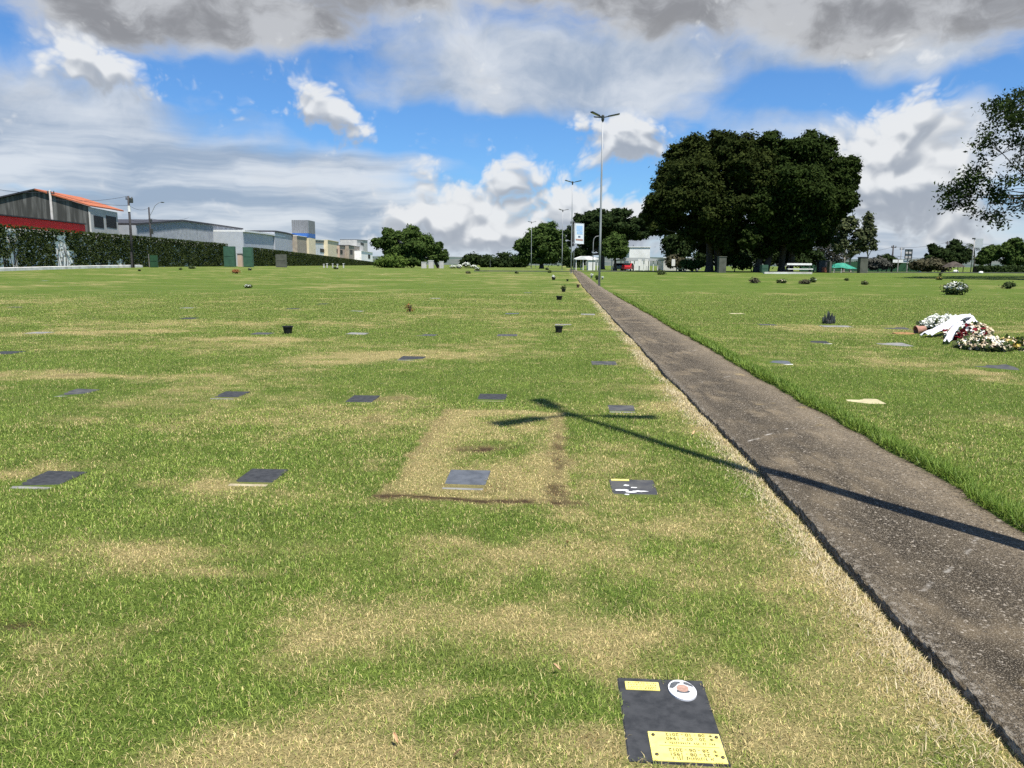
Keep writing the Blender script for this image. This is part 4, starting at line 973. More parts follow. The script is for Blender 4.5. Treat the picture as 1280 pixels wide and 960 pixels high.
# utility poles and the street light behind the wall
def upole(label, px, D, ptop, m, r=.16, arm=True):
    bs = base(px, D, .2); top = W(px, ptop, D); t = thing('utility_pole', label, 'utility pole', bs); H = top.z - bs.z
    MB().tube([(0, 0, 0), (0, 0, H)], [r * 1.25, r * .8], 10).build('pole', M[m], t, smooth=True)
    if arm:
        b = MB(); b.box((.1, 0, H - .45), (.95, .12, .12)); b.build('crossarm', M['wood_pole'], t)
        for x in (-.30, .1, .5): MB().lathe([(.05, 0), (.09, .08), (.05, .16), (.09, .22), (.03, .3)], (x, 0, H - .39), 8).build('insulator', M['lamp_dark'], t)
    return t, Vector((bs.x, bs.y, top.z)), H
t, pA, H = upole('concrete utility pole in front of the blackened gable', 70.5, 103, 237.5, 'conc_pole', .16)
t, pB, H = upole('dark utility pole with a white band at the ivy wall', 166.5, 111, 245, 'wood_pole', .17)
MB().tube([(0, 0, H - 2.2), (0, 0, H - 1.35)], .2, 10).build('white_band', M['white_paint'], t); b = MB(); b.lathe([(.22, 0), (.27, .1), (.27, .6), (.22, .7)], (.38, 0, H - .95), 10); b.box((.2, 0, H - .6), (.3, .1, .1)); b.build('transformer', M['lamp_dark'], t)
MB().box((0, -.25, 1.2), (.25, .06, 2.4)).build('cable_guard', M['wood_pole'], t)
t, pC, H = upole('dark street light pole with curved arm in front of the warehouse', 191, 138, 259, 'wood_pole', .16, False)
b = MB(); q = [Vector((.1, 0, H - 1.5)), Vector((.7, 0, H - .5)), Vector((1.2, -.1, H + .3)), Vector((1.9, -.2, H + .75)), Vector((2.3, -.2, H + .85))]; b.tube(q, .05, 8); arm_ = b.build('arm', M['galv'], t)
b = MB(); b.blob((2.55, -.2, H + .82), (.36, .14, .09), 3, 12, .05); b.build('lamp_head', M['lamp_dark'], arm_, smooth=True)
b = MB(); b.box((.25, 0, H - 2.3), (.3, .3, .5)); b.build('junction_box', M['lamp_dark'], t); MB().box((.25, 0, H - 4.2), (.4, .3, .9)).build('junction_box', M['lamp_dark'], t)
def wire(label, pts, sag=.5, r=.022):
    b = MB()
    for a, c in zip(pts[:-1], pts[1:]):
        a = Vector(a); c = Vector(c); b.tube([a.lerp(c, u) - Vector((0, 0, sag * 4 * u * (1 - u))) for u in [k_ / 10 for k_ in range(11)]], r, 4)
    o = b.build('power_line', M['wire'], None); return tag(o, label, 'power line', 'power lines on the left')
wire('power line along the pole tops from the left edge of the picture', [W(-40, 228, 92), pA + Vector((0, 0, -.2)), pB + Vector((0, 0, -1.3)), pC + Vector((0, 0, -.1))])
wire('power line rising from the gable pole to the top of the dark utility pole', [pA + Vector((.2, 0, -1.2)), pB + Vector((-.2, 0, -.05))], .4)
wire('lower power line running on past the street light towards the warehouse', [pB + Vector((0, 0, -3.2)), pC + Vector((0, 0, -1.9)), W(236, 272, 150)], .5)

# ------------------------------------------------------------------ path lamp posts
def lamp_post(AL=1.22):
    t = thing('lamp_post', 'tall grey path lamp post', 'lamp post', (0, 0, 0), 0, 'tall lamp posts along the path')
    b = MB(); b.tube([(0, 0, -.3), (0, 0, 4), (0, 0, 8), (0, 0, 11.9)], [.09, .078, .064, .05], 14); b.build('pole', M['galv'], t, smooth=True)
    b = MB(); b.box((0, 0, .012), (.32, .32, .025))
    for x in (-.12, .12):
        for y in (-.12, .12): b.lathe([(.018, 0), (.018, .03)], (x, y, .024), 6)
    b.build('base_plate', M['galv'], t)
    b = MB(); b.lathe([(.075, 0), (.11, .12), (.11, .38), (.07, .45)], (0, 0, 11.75), 12); b.build('bracket', M['lamp_dark'], t)
    for az in (-8, 108, 217):
        a = R(az); u = Vector((math.cos(a), math.sin(a), 0)); tilt = R(11); f = Vector((u.x * math.cos(tilt), u.y * math.cos(tilt), math.sin(tilt))); s = Vector((-u.y, u.x, 0)); n_ = f.cross(s)
        if n_.z < 0: n_ = -n_
        c0 = Vector((0, 0, 12.02)); b = MB(); b.tube([c0 + f * .05, c0 + f * .42], .04, 8); arm_ = b.build('arm', M['lamp_dark'], t)
        def slab(a0, a1, w0, w1, h0, h1, up0):
            P_ = []
            for aa, ww in ((a0, w0), (a1, w1)):
                for hh in (h0, h1):
                    for sg in (-1, 1): P_.append(c0 + f * aa + s * sg * ww + n_ * (hh + up0))
            return MB().add(P_, [(0, 1, 3, 2), (4, 6, 7, 5), (0, 4, 5, 1), (2, 3, 7, 6), (0, 2, 6, 4), (1, 5, 7, 3)])
        head = slab(.38, AL, .105, .125, -.03, .05, 0).build('lamp_head', M['lamp_dark'], t, bevel=.015)
        slab(.55, AL - .08, .08, .095, -.042, -.031, 0).build('lens', M['lamp_glass'], head)
    return t
LP = lamp_post(.98)
L1 = lamp_post()
q0 = Vector((P0.x, P0.y)); LP.location = (q0.x, q0.y, gz(q0.x, q0.y)); LP['label'] = 'lamp post just outside the right edge whose shadow crosses the path'
q1 = G(749, 357.5)
lamps = [((q1.x, q1.y), 'tall grey lamp post nearest in view, at the right edge of the path')]
for px, D, lab in ((714, 106, 'second grey lamp post along the path, just left of the banner'), (702.5, 160, 'third lamp post at the far end of the path'),
                   (664, 205, 'distant lamp post, leftmost and tallest of the three before the domed tree'), (669.5, 275, 'distant lamp post, middle of the three before the domed tree'), (677.5, 390, 'distant lamp post, smallest and rightmost of three before the domed tree')):
    p = base(px, D); lamps.append(((p.x, p.y), lab))
for k_, ((x, y), lab) in enumerate(lamps):
    c = L1 if k_ == 0 else copy_tree(L1); c.location = (x, y, gz(x, y)); c['label'] = lab; c.rotation_euler.z = R((4, -6, 8, 0, 5, 0)[k_])
# curved arm lamp further off
bs = base(741, 150, .1); t = thing('street_lamp', 'slim grey street lamp with curved neck before the dark layered tree', 'street lamp', bs)
b = MB(); H = ztop(741, 295, 150) - bs.z; b.tube([(0, 0, 0), (0, 0, H - 1.2), (.12, 0, H - .5), (.5, 0, H - .08), (1.0, 0, H)], [.09, .07, .055, .05, .045], 8); b.build('pole', M['galv'], t, smooth=True)
b = MB(); b.blob((1.25, 0, H), (.34, .14, .08), 5, 12, .05); b.build('lamp_head', M['galv'], t, smooth=True)

# banner on its own pole
D = 98; bs = base(717, D, .1); t = thing('banner_stand', 'white and pale blue banner on a slim pole beside the second lamp post', 'banner', bs)
H = ztop(717, 279, D) - bs.z; MB().tube([(0, 0, 0), (0, 0, H)], .035, 8).build('pole', M['galv'], t, smooth=True)
z0 = ztop(717, 305, D) - bs.z; z1 = ztop(717, 279.5, D) - bs.z; wB = 1.12
def bquad(u0, u1, v0, v1, th, y): 
    P_ = [(.1 + wB * u, y, z0 + (z1 - z0) * v + .08 * (1 - u)) for u, v in ((u0, v0), (u1, v0), (u1, v1), (u0, v1))]; return MB().prism(P_, (0, th, 0))
cl = bquad(0, 1, 0, 1, .02, 0).build('cloth', M['banner'], t)
bquad(.16, .84, .62, .88, .004, -.008).build('print', M['banner_blue'], cl); bquad(.2, .86, .46, .60, .004, -.008).build('print', M['banner_blue'], cl)
bquad(.36, .62, .30, .38, .004, -.008).build('emblem', M['banner_dark'], cl); bquad(.1, .9, .15, .23, .004, -.008).build('print', M['banner_rust'], cl)
b = MB(); b.tube([(0, 0, z1 + .08), (1.25, 0, z1)], .02, 6); b.tube([(0, 0, z0 + .08), (1.25, 0, z0)], .02, 6); b.build('banner_rods', M['galv'], t)

# ------------------------------------------------------------------ far right: shelter, cars, boards, walls
def shelter(label, xa, xb, D, rt, rb_, posts, roofm='white_paint', dep=6):
    a = base(xa, D); c = base(xb, D); o1 = Vector(((a.x + c.x) / 2, D, a.z)); t = thing('open_shelter', label, 'shelter', o1); w = c.x - a.x
    z1 = ztop(xa, rt, D) - a.z; z0 = ztop(xa, rb_, D) - a.z
    b = MB(); b.prism([(-w / 2, 0, z0), (w / 2, 0, z0), (w / 2, 0, z0 + (z1 - z0) * .45), (w * .1, 0, z1), (-w * .2, 0, z1), (-w / 2, 0, z0 + (z1 - z0) * .3)], (0, dep, 0)); b.build('roof', M[roofm], t)
    for q in range(posts):
        x = -w / 2 + .2 + (w - .4) * q / (posts - 1)
        for y in (.3, dep - .3): MB().tube([(x, y, -.1), (x, y, z0 + .02)], .09, 8).build('post', M['white_paint'], t)
    return t
shelter('long open shelter with pale roof beyond the right lawn', 768, 830, 150, 322, 326, 6, 'clad_pale')
shelter('small pale roofed shelter behind the near lamp post', 719, 748, 160, 320, 324.5, 4, 'white_paint')
def pblock(label, name, cat, xa, xb, D, pt, m, dep=6, roof=None):
    a = base(xa, D, .2); c = base(xb, D); o1 = Vector(((a.x + c.x) / 2, D, a.z)); t = thing(name, label, cat, o1); w = c.x - a.x; H = ztop(xa, pt, D) - a.z
    MB().box((0, dep / 2, H / 2), (w, dep, H)).build('walls', M[m], t, bevel=.03)
    if roof: MB().box((0, dep / 2, H + .06), (w + .3, dep + .3, .14)).build('roof', M[roof], t)
    return t
pblock('blank white block rising behind the open shelter', 'white_building', 'building', 786, 812, 166, 309, 'white_wall', 8, 'white_paint')
pblock('low white roofed building left of the great trunk', 'low_building', 'building', 829, 862, 162, 322.5, 'grey_wall', 6, 'white_paint')
pblock('small white kiosk under the small pale roofed shelter', 'white_kiosk', 'kiosk', 735, 744, 158, 325, 'white_wall', 3, 'white_paint')
pblock('long dark green fence behind the great trees', 'dark_fence', 'fence', 1000, 1150, 158, 327, 'green_box', .3)
def car(label, px, D, m, rz):
    bs = base(px, D); t = thing('parked_car', label, 'car', bs, rz, 'cars parked beyond the right lawn')
    prof = [(-2.1, .3), (-2.12, .75), (-1.95, .95), (-1.35, 1.02), (-.75, 1.42), (.65, 1.45), (1.35, 1.0), (1.95, .9), (2.1, .7), (2.1, .3)]
    body = MB().prism([(x, -.85, z) for x, z in prof], (0, 1.7, 0)).build('body', M[m], t, bevel=.06)
    for sg in (-1, 1):
        MB().prism([(-1.2, sg * .862, 1.02), (-.68, sg * .862, 1.36), (.58, sg * .862, 1.38), (1.15, sg * .862, 1.02)], (0, .01 * sg, 0)).build('side_window', M['glass_dark'], t)
    MB().prism([(1.33, -.7, 1.05), (1.33, .7, 1.05), (.78, .7, 1.41), (.78, -.7, 1.41)], (.03, 0, .03)).build('windscreen', M['glass_dark'], t)
    MB().prism([(-1.36, -.7, 1.06), (-1.36, .7, 1.06), (-.84, .7, 1.40), (-.84, -.7, 1.40)], (-.03, 0, .03)).build('rear_window', M['glass_dark'], t)
    for x in (-1.3, 1.3):
        for sg in (-1, 1):
            Mx = Matrix.Rotation(R(90), 3, 'X'); w = MB().lathe([(.2, -.1), (.32, -.1), (.34, 0), (.32, .1), (.2, .1)], (x, sg * .78, .33), 16, Mx).build('wheel', M['tyre'], t)
            MB().lathe([(.18, -.115), (.18, .115)], (x, sg * .78, .33), 12, Mx).build('rim', M['galv'], w)
    for sg in (-1, 1): MB().box((2.08, sg * .6, .72), (.06, .34, .14)).build('headlight', M['enamel'], t)
    return t
car('red car parked in the shade of the open shelter', 785, 151, 'car_red', R(70)); car('dark grey car parked left of the red car', 773.5, 152, 'car_grey', R(95)); car('silver car parked by the great trunk', 860.5, 142, 'car_silver', R(20))
for px, lab in ((799.5, 'white notice board, left of the pair before the open shelter'), (808, 'white notice board, right of the pair before the open shelter'), (841.5, 'white notice board standing alone beside the reddish shrub')):
    bs = base(px, 136); t = thing('notice_board', lab, 'notice board', bs, 0, 'white notice boards'); z1 = ztop(px, 324, 136) - bs.z; z0 = ztop(px, 332.5, 136) - bs.z
    MB().box((0, 0, (z0 + z1) / 2), (.6, .05, z1 - z0)).build('panel', M['white_paint'], t, bevel=.01); MB().tube([(0, .05, -.1), (0, .05, z1)], .03, 6).build('post', M['galv'], t)
# pillars, bench, tarpaulin, orange kiosk
cabinet('mossy grey pillar box left of the great trunk bases', 902, 112, 9, 321.5, 'grey_box', 'pillar_box', 'pillar', False, 'grey_box')
cabinet('tall mossy grey pillar right of the green tarpaulin', 1078, 116, 9.5, 322, 'grey_box', 'pillar_box', 'pillar', False, 'dark_trim')
cabinet('thin grey post beside the orange hut', 1036.5, 116, 2.6, 327, 'grey_box', 'stone_post', 'post', False)
cabinet('small grey green bin beneath the great trees', 955, 113, 8, 331, 'green_metal', 'bin', 'bin', True)
t = cabinet('small faded orange and black hut beside the white bench', 1028, 122, 12, 326.5, 'dark_trim', 'hut', 'hut', False, 'dark_trim'); MB().box((.15, -.53, .45), (.9, .04, .8)).build('orange_panel', M['orange_box'], t)
bs = base(1000, 106); t = thing('white_bench', 'white slatted bench under the right side of the great crown', 'bench', bs); b = MB(); b.box((0, .3, 1.28), (3.4, .08, .26)); b.build('backrest', M['white_paint'], t, bevel=.01)
MB().box((0, 0, .62), (3.4, .55, .14)).build('seat', M['white_paint'], t, bevel=.01)
for x in (-1.4, 1.4): MB().box((x, .1, .3), (.14, .5, .56)).build('leg', M['dark_trim'], t); MB().box((x, .37, .75), (.1, .08, 1.1)).build('back_post', M['dark_trim'], t)
bs = base(985, 104); b = MB(); b.box((bs.x, 104, bs.z + .1), (6.4, .5, .3)); o = b.build('kerb', M['kerb'], None); tag(o, 'white painted kerb in front of the white bench', 'kerb'); o['kind'] = 'structure'
bs = base(1053, 118); t = thing('tarpaulin', 'green tarpaulin canopy stretched low between posts', 'tarpaulin', bs)
b = MB(); pr = [(-1.9, .95), (-.6, 1.45), (.4, 1.5), (1.4, 1.1), (2.0, .85)]; sh = [(-1.7, .75), (-.4, .80), (.5, .6), (1.3, .6), (1.9, .62)]
for q in range(4):
    b.add([(pr[q][0], .6, pr[q][1]), (pr[q + 1][0], .6, pr[q + 1][1]), (sh[q + 1][0], -.9, sh[q + 1][1]), (sh[q][0], -.9, sh[q][1])], [(0, 1, 2, 3)])
    b.add([(pr[q][0], .6, pr[q][1]), (pr[q + 1][0], .6, pr[q + 1][1]), (sh[q + 1][0], 2.0, sh[q + 1][1]), (sh[q][0], 2.0, sh[q][1])], [(3, 2, 1, 0)])
cv = b.build('canopy', M['tarp'], t); md = cv.modifiers.new('thickness', 'SOLIDIFY'); md.thickness = .02
for x, z in ((-1.6, .8), (-.5, .85), (1.3, .65)): MB().tube([(x, -.8, -.1), (x, -.8, z)], .04, 6).build('post', M['white_paint'], t)
# right: poles, frame sign, hedge
t, pD, H = upole('dark utility pole right of the weeping shrub', 1114.5, 150, 306.5, 'wood_pole', .15)
t, pE, H = upole('slim utility pole between the dark pole and the frame sign', 1125, 170, 309, 'conc_pole', .1)
t, pF, H = upole('utility pole rising behind the leafy dark tree', 1181.5, 168, 301.5, 'wood_pole', .14)
for nm, pts in (('upper power line over the frame sign to the right hand pole', [W(1060, 313, 148), pD + Vector((0, 0, -.3)), pF + Vector((0, 0, -.2)), W(1300, 302, 170)]), ('lower power line past the frame sign on the right', [W(1060, 319, 148), pD + Vector((0, 0, -2)), W(1240, 322, 172)])):
    o = wire(nm, pts, .5, .025); o['group'] = 'power lines on the right'
D = 142; bs = base(1134, D, .1); t = thing('frame_sign', 'grey framed sign board on two tall legs', 'sign', bs); s = D / F
zA = ztop(1134, 323, D) - bs.z; zB = ztop(1134, 312, D) - bs.z
MB().box((0, 0, (zA + zB) / 2), (8.4 * s, .1, zB - zA)).build('panel', M['grey_wall'], t)
b = MB()
for x in (-4.2, 0, 4.2): b.box((x * s, -.08, (zA + zB) / 2), (.12, .08, zB - zA + .1))
for z_ in (zA, (zA + zB) / 2, zB): b.box((0, -.13, z_), (8.6 * s, .07, .12))
b.build('frame', M['lamp_dark'], t)
MB().tube([(0, .1, 0), (0, .1, zA)], .1, 8).build('leg', M['conc_pole'], t); MB().tube([(-11.5 * s, .1, 0), (-11.5 * s, .1, zA * .95)], .09, 8).build('leg', M['conc_pole'], t)
MB().box((-8 * s, .1, ztop(1134, 326.5, D) - bs.z), (20 * s, .06, .55)).build('fascia', M['white_paint'], t)
bs = base(1213.5, 140, .1); t = thing('flood_pole', 'tall thin white pole with a square panel at its top', 'pole', bs); H = ztop(1213.5, 299, 140) - bs.z
MB().tube([(0, 0, 0), (.25, 0, H)], [.1, .07], 10).build('pole', M['conc_pole'], t, smooth=True); MB().box((1.0, 0, H - .7), (1.5, .08, 1.6)).build('panel', M['clad_pale'], t)
b = MB(); b.box((.5, 0, H - .2), (.9, .06, .06)); b.box((.05, 0, H + .1), (.5, .2, .25)); b.build('bracket', M['lamp_dark'], t)
def hedge(label, xa, xb, D, pt, m='leaf_dark', dep=1.6, size=.25):
    a = base(xa, D); c = base(xb, D); H = ztop(xb, pt, D) - c.z; o1 = Vector(((a.x + c.x) / 2, D, a.z)); t = thing('clipped_hedge', label, 'hedge', o1); w = c.x - a.x
    n = int(w * (H + dep) * 34); x = rng.uniform(-w / 2, w / 2, n); top_ = rng.random(n) < .35
    y = np.where(top_, rng.uniform(0, dep, n), rng.normal(0, .12, n)); z = np.where(top_, H + rng.normal(0, .1, n), rng.uniform(0, H, n))
    nv = np.where(top_[:, None], np.array([[0, -.2, 1.]]), np.array([[0, -1., .3]])) + rng.normal(size=(n, 3)) * .5; nv /= np.linalg.norm(nv, axis=1)[:, None]
    V, Fq = leaf_quads(np.stack([x, y, z], 1), nv, np.full(n, size), .7); link('foliage', np_mesh('foliage', V, Fq, {'tint': np.repeat(rng.random(n), 4)}), M[m], t)
    MB().box((0, dep / 2 + .1, H / 2 - .1), (w - .2, dep - .2, H - .1)).build('inner_twigs', M['stem_dark'], t); return t
hedge('long dark clipped hedge under the trees at the right edge', 1222, 1310, 143, 333.5)
hedge('low dark clipped hedge behind the frame sign', 1060, 1165, 160, 328.5)
bs = base(1192, 134); t = thing('picnic_shelter', 'small dark thatched shelter under the leafy dark tree', 'shelter', bs)
MB().lathe([(1.9, 1.0), (1.3, 1.4), (.2, 1.9)], (0, 0, 0), 8).build('roof', M['bark'], t)
for x in (-1.2, 1.2):
    for y in (-.8, .8): MB().tube([(x, y, -.1), (x, y, 1.25)], .07, 6).build('post', M['wood_pole'], t)
for px, py, w, lab in ((1194.5, 340.5, 3.2, 'white rounded stone before the thatched shelter'), (1226, 342, 3.0, 'white and pink stone at the foot of the dark hedge'), (1150, 340.5, 2.0, 'small white stone left of the thatched shelter')):
    p = G(px, py); s = p.y / F; b = MB(); b.blob((0, 0, s * w * .35), (s * w, s * w * .7, s * w * .6), int(px), 12, .08); o = b.build('white_stone', M['white_paint'], None, smooth=True); o.location = p; tag(o, lab, 'stone', 'white stones at the lawn edge')
# road behind the lawn on the right
b = MB(); xs = np.linspace(-6, 150, 40); 
rp = [(x, 121 + .02 * x) for x in xs]
b2 = MB()
for (xa, ya), (xb, yb) in zip(rp[:-1], rp[1:]):
    za = max(gz(xa, ya), gz(xa, ya + 6)) + .03; zb_ = max(gz(xb, yb), gz(xb, yb + 6)) + .03
    b.add([(xa, ya + .3, za), (xb, yb + .3, zb_), (xb, yb + 6, zb_), (xa, ya + 6, za)], [(0, 1, 2, 3)])
    b2.prism([(xa, ya, za - .3), (xa, ya + .25, za - .3), (xa, ya + .25, za + .12), (xa, ya, za + .12)], (xb - xa, yb - ya, zb_ - za))
o = b.build('road', M['asphalt'], None); o['kind'] = 'structure'; o = b2.build('road_kerb', M['grey_box'], None); o['kind'] = 'structure'
tag(o, 'low dark concrete kerb along the road behind the right lawn', 'kerb')

# ------------------------------------------------------------------ hills on the horizon
xs = np.linspace(-1500, 1500, 90); V = []; 
for k_, dpt in enumerate((0, 250, 600)):
    for x in xs: V.append((x, 1700 + dpt, -3 + (0, 1, .9)[k_] * (20 + 9 * float(fbm(np.array([x * .006]), np.array([3.]), 8, 4)[0]))))
n = len(xs); fs = [(r_ * n + i, r_ * n + i + 1, (r_ + 1) * n + i + 1, (r_ + 1) * n + i) for r_ in range(2) for i in range(n - 1)]
M['hill'] = mat('hill_woods', (.05, .075, .06), (.11, .115, .10), .02, .95, detail=8); o = link('hills', np_mesh('hills', np.array(V), np.array(fs), smooth=True), M['hill']); o['kind'] = 'structure'

# ------------------------------------------------------------------ pots, flowers and small plants on the lawn
def pot(label, px, py, w, h, m='blackplastic', plant=None, rz=0, flat=1.0, name='flower_pot'):
    p = G(px, py); s = math.hypot(p.y, 1.6) / F; w *= s; h *= s; t = thing(name, label, 'flower pot', p, rz, 'flower pots on the lawn')
    MB().lathe([(w * .36, 0), (w * .48, h * .86), (w * .53, h * .87), (w * .53, h), (w * .46, h), (w * .44, h * .8)], (0, 0, 0), 18).build('pot', M[m], t, smooth=False)
    MB().lathe([(w * .43, h * .80), (w * .3, h * .84), (.01, h * .86)], (0, 0, 0), 14).build('soil', M['soil'], t)
    if plant:
        mm, r = plant; leaf_obj('leaves', crown([((p.x, p.y, p.z + h + r * s * .6), (r * s, r * s, r * s * .8))], r * s * .25, 22, 10, .3, .3), M[mm], t, p)
    return t
pot('black plastic pot standing alone on the left lawn', 360, 417, 12.5, 9.5)
pot('black plastic pot close to the path, in front of a pale marker', 698.5, 416, 10, 8.5)
pot('dark pot lying lower of two beside the far path', 699, 375, 8, 5)
pot('dark pot with a small plant, upper of two beside the far path', 704.5, 365, 5.5, 4, plant=('leaf_wreath', 3))
pot('small black pot with a white flower far up beside the path', 692, 350, 5, 3.5, plant=('petal_white', 1.8))
pot('brown square pot at the left edge of the far path', 722.5, 359.5, 4, 4, 'brownplastic')
pot('dark pot at the edge of the far path beyond the brown one', 709.3, 351.5, 3, 2.5)
pot('green leafed pot at the foot of the nearest lamp post', 746, 350, 3.5, 2.5, plant=('leaf_mid', 2.4))
pot('white flowered pot left of the nearest lamp post', 739.5, 347.5, 2.4, 3, 'stone_pale', plant=('petal_white', 1.6))
pot('small white flowered pot right of the nearest lamp post', 753, 349.5, 2, 2, 'stone_pale', plant=('petal_white', 1.4))
def plant(label, px, py, rx, ry, m, name='small_plant', cat='plant', fl=None, D=None, group='small plants and flowers on the lawn', n=26):
    p = G(px, py) if D is None else base(px, D); s = p.y / F; t = thing(name, label, cat, p, 0, group)
    leaf_obj('leaves', crown([((p.x, p.y, p.z + ry * s * .9), (rx * s, rx * s, ry * s))], min(.09, rx * s * .28), n, 14, .3, .3), M[m], t, p)
    b = MB()
    for q in range(6): a = q * 1.05; b.tube([(0, 0, -.02), (math.cos(a) * rx * s * .5, math.sin(a) * rx * s * .5, ry * s * 1.1)], [.012, .006], 5)
    b.build('stems', M['stem_dark'], t)
    if fl:
        mm, cnt = fl; u = rng.normal(size=(cnt, 3)); u[:, 2] = np.abs(u[:, 2]) + .25; u /= np.linalg.norm(u, axis=1)[:, None]
        c = np.array([0, 0, ry * s * .9]) + u * np.array([rx * s, rx * s, ry * s]) * 1.05; k_ = 7; P_ = np.repeat(c, k_, 0) + rng.normal(size=(cnt * k_, 3)) * rx * s * .06
        nn = np.repeat(u, k_, 0) + rng.normal(size=(cnt * k_, 3)) * .5; nn /= np.linalg.norm(nn, axis=1)[:, None]
        V, Fq = leaf_quads(P_, nn, np.full(len(P_), rx * s * .09), .7); link('flowers', np_mesh('flowers', V, Fq, {'tint': np.repeat(rng.random(len(P_)), 4)}), M[mm], t)
    return t
plant('round green bush covered in white flowers on the far right lawn', 1194, 368.5, 12, 7.5, 'leaf_wreath', 'flowering_bush', 'flowering plant', ('petal_white', 120), n=60)
plant('yellow flowers on the far right lawn', 1174, 350, 3, 2.2, 'leaf_wreath', 'yellow_flowers', 'flowers', ('petal_yellow', 30))
plant('dark leafy tuft at the right edge beyond the white flowering bush', 1260, 361, 6, 4, 'leaf_wreath')
plant('dried reddish brown plant standing on the left lawn', 512.5, 390.5, 4.6, 8.5, 'leaf_dry', 'dried_plant', 'plant', n=6)
for px, py, rx, ry, m_, lab, fl in ((943, 354, 5.5, 3.2, 'leaf_brown', 'brown dry tuft on the far right lawn', None), (977, 354, 5, 2.4, 'leaf_wreath', 'pale flowers with dark leaves right of the brown tuft', ('petal_cream', 18)),
    (1006, 355, 6, 2.2, 'leaf_brown', 'wide dark tuft beyond the right lawn markers', None), (1016, 353, 4, 3, 'leaf_wreath', 'dark leafy tuft touching the wide dark one', ('petal_white', 8)), (1080, 356, 3.5, 2.4, 'leaf_wreath', 'small dark plant with pale flowers mid right lawn', ('petal_cream', 12)),
    (1058, 351, 2.5, 1.6, 'leaf_wreath', 'tiny dark plant on the far right lawn edge', None), (826, 343.5, 5, 3.6, 'leaf_wreath', 'dark round plant on the lawn before the notice boards', None), (81, 338.5, 4.5, 3, 'leaf_wreath', 'dark leafy plant in front of the white kerb', None),
    (294, 342, 4.5, 2.4, 'leaf_dry', 'reddish plant on the lawn before the green gate panels', None), (240, 335.8, 4, 1.8, 'leaf_wreath', 'dark plant at the foot of the ivy wall', ('petal_white', 5)), (226, 336, 1.8, 1.4, 'leaf_wreath', 'tiny dark plant before the warehouse', None),
    (32, 336, 1.5, 1.2, 'leaf_wreath', 'tiny dark plant on the white kerb line', None), (174, 336, 1.6, 1.2, 'leaf_wreath', 'tiny dark plant before the dark utility pole', None), (687, 341, 2, 1.6, 'leaf_wreath', 'tiny dark plant left of the path end', None),
    (646, 342, 2, 1.3, 'leaf_wreath', 'tiny dark plant below the distant lamp posts', None), (310, 360, 4, 2.2, 'leaf_wreath', 'pale flower bunch lying on the middle left lawn', ('petal_white', 26)), (312, 338, 2, 1.6, 'leaf_wreath', 'tiny white flower bunch before the gate', ('petal_white', 16)),
    (420, 336.5, 3, 1.5, 'leaf_wreath', 'dark plant at the foot of the clipped ivy wall', ('petal_white', 6)), (684, 337.4, 2.2, 1.4, 'leaf_wreath', 'white flowers near the far path end', ('petal_white', 14)), (597, 338, 3.4, 2, 'leaf_wreath', 'white flowers with dark leaves below the distant palm', ('petal_white', 20)),
    (585, 342, 3, 1.5, 'leaf_wreath', 'pale flowers on the lawn below the far white heap', ('petal_cream', 14)), (1175.5, 344.5, 2, 1.6, 'leaf_wreath', 'dark tuft behind the yellow flowers', None)):
    plant(lab, px, py, rx, ry, m_, fl=fl)
# white heaps and tombs near the wide tree
for px, w, h, lab in ((566, 4, 2, 'white flower heap, leftmost beyond the wide tree'), (574, 4, 2.4, 'white flower heap second from the wide tree'), (583, 5, 4, 'tallest white flower heap beyond the wide tree'), (592, 4, 2.2, 'white flower heap right of the tallest one'), (573.5, 3, 1.4, 'low white flower heap before the others')):
    plant(lab, px, 335.6, w, h, 'leaf_wreath', 'flower_heap', 'flowers', ('petal_white', 60), group='white flower heaps beyond the wide tree', D=205)
for k_, (px, w, pt) in enumerate(((530, 6, 328), (539, 6, 326), (552, 5, 327))):
    cabinet(('weathered white tomb left of the tree trunk', 'tall weathered white tomb touching the tree trunk', 'weathered white tomb right of the tree trunk')[k_], px, 208 + k_, w, pt, 'grey_wall', 'white_tomb', 'tomb', False, 'plaster')
for k_, (px, pt, lab) in enumerate(((358, 327, 'pale grey post before the grey cabinet'), (405, 329, 'short pale post, leftmost of the row by the ivy wall'), (409, 328, 'short pale post second in the row by the ivy wall'), (416, 328.5, 'short pale post third in the row by the ivy wall'), (422, 329, 'short pale post fourth in the row by the ivy wall'), (429.5, 328, 'short pale post at the right end of the row'))):
    D = 165 + k_; bs = base(px, D); t = thing('marker_post', lab, 'post', bs, 0, 'short pale posts by the ivy wall'); H = (ztop(px, pt, D) - bs.z) * .75
    MB().box((0, 0, H / 2), (.26, .26, H), 0, .85).build('shaft', M['grey_wall'], t, bevel=.02); MB().box((0, 0, H + .04), (.34, .34, .08)).build('cap', M['plaster'], t)
# spiky dark plant of upright leaves
p = G(1035, 404.5); t = thing('spiky_plant', 'black spiky plant of upright pointed leaves on a pale slab', 'plant', p); s = p.y / F; b = MB(); rr = random.Random(5)
for q in range(34):
    a = rr.uniform(0, 6.28); r0 = rr.uniform(0, 7) * s; h = rr.uniform(8, 17) * s * (1 if r0 < 4 * s else .7); l_ = rr.uniform(.05, .35)
    f = Vector((math.cos(a) * r0, math.sin(a) * r0, -.02)); tip = f + Vector((math.cos(a) * h * l_, math.sin(a) * h * l_, h)); b.tube([f, f.lerp(tip, .45), f.lerp(tip, .8), tip], [.028, .034, .02, .003], 5)
b.build('leaves', M['lamp_dark'], t); MB().blob((0, 0, .03), (5.5 * s, 4 * s, .1), 4, 12, .1).build('base_clump', M['soil'], t)

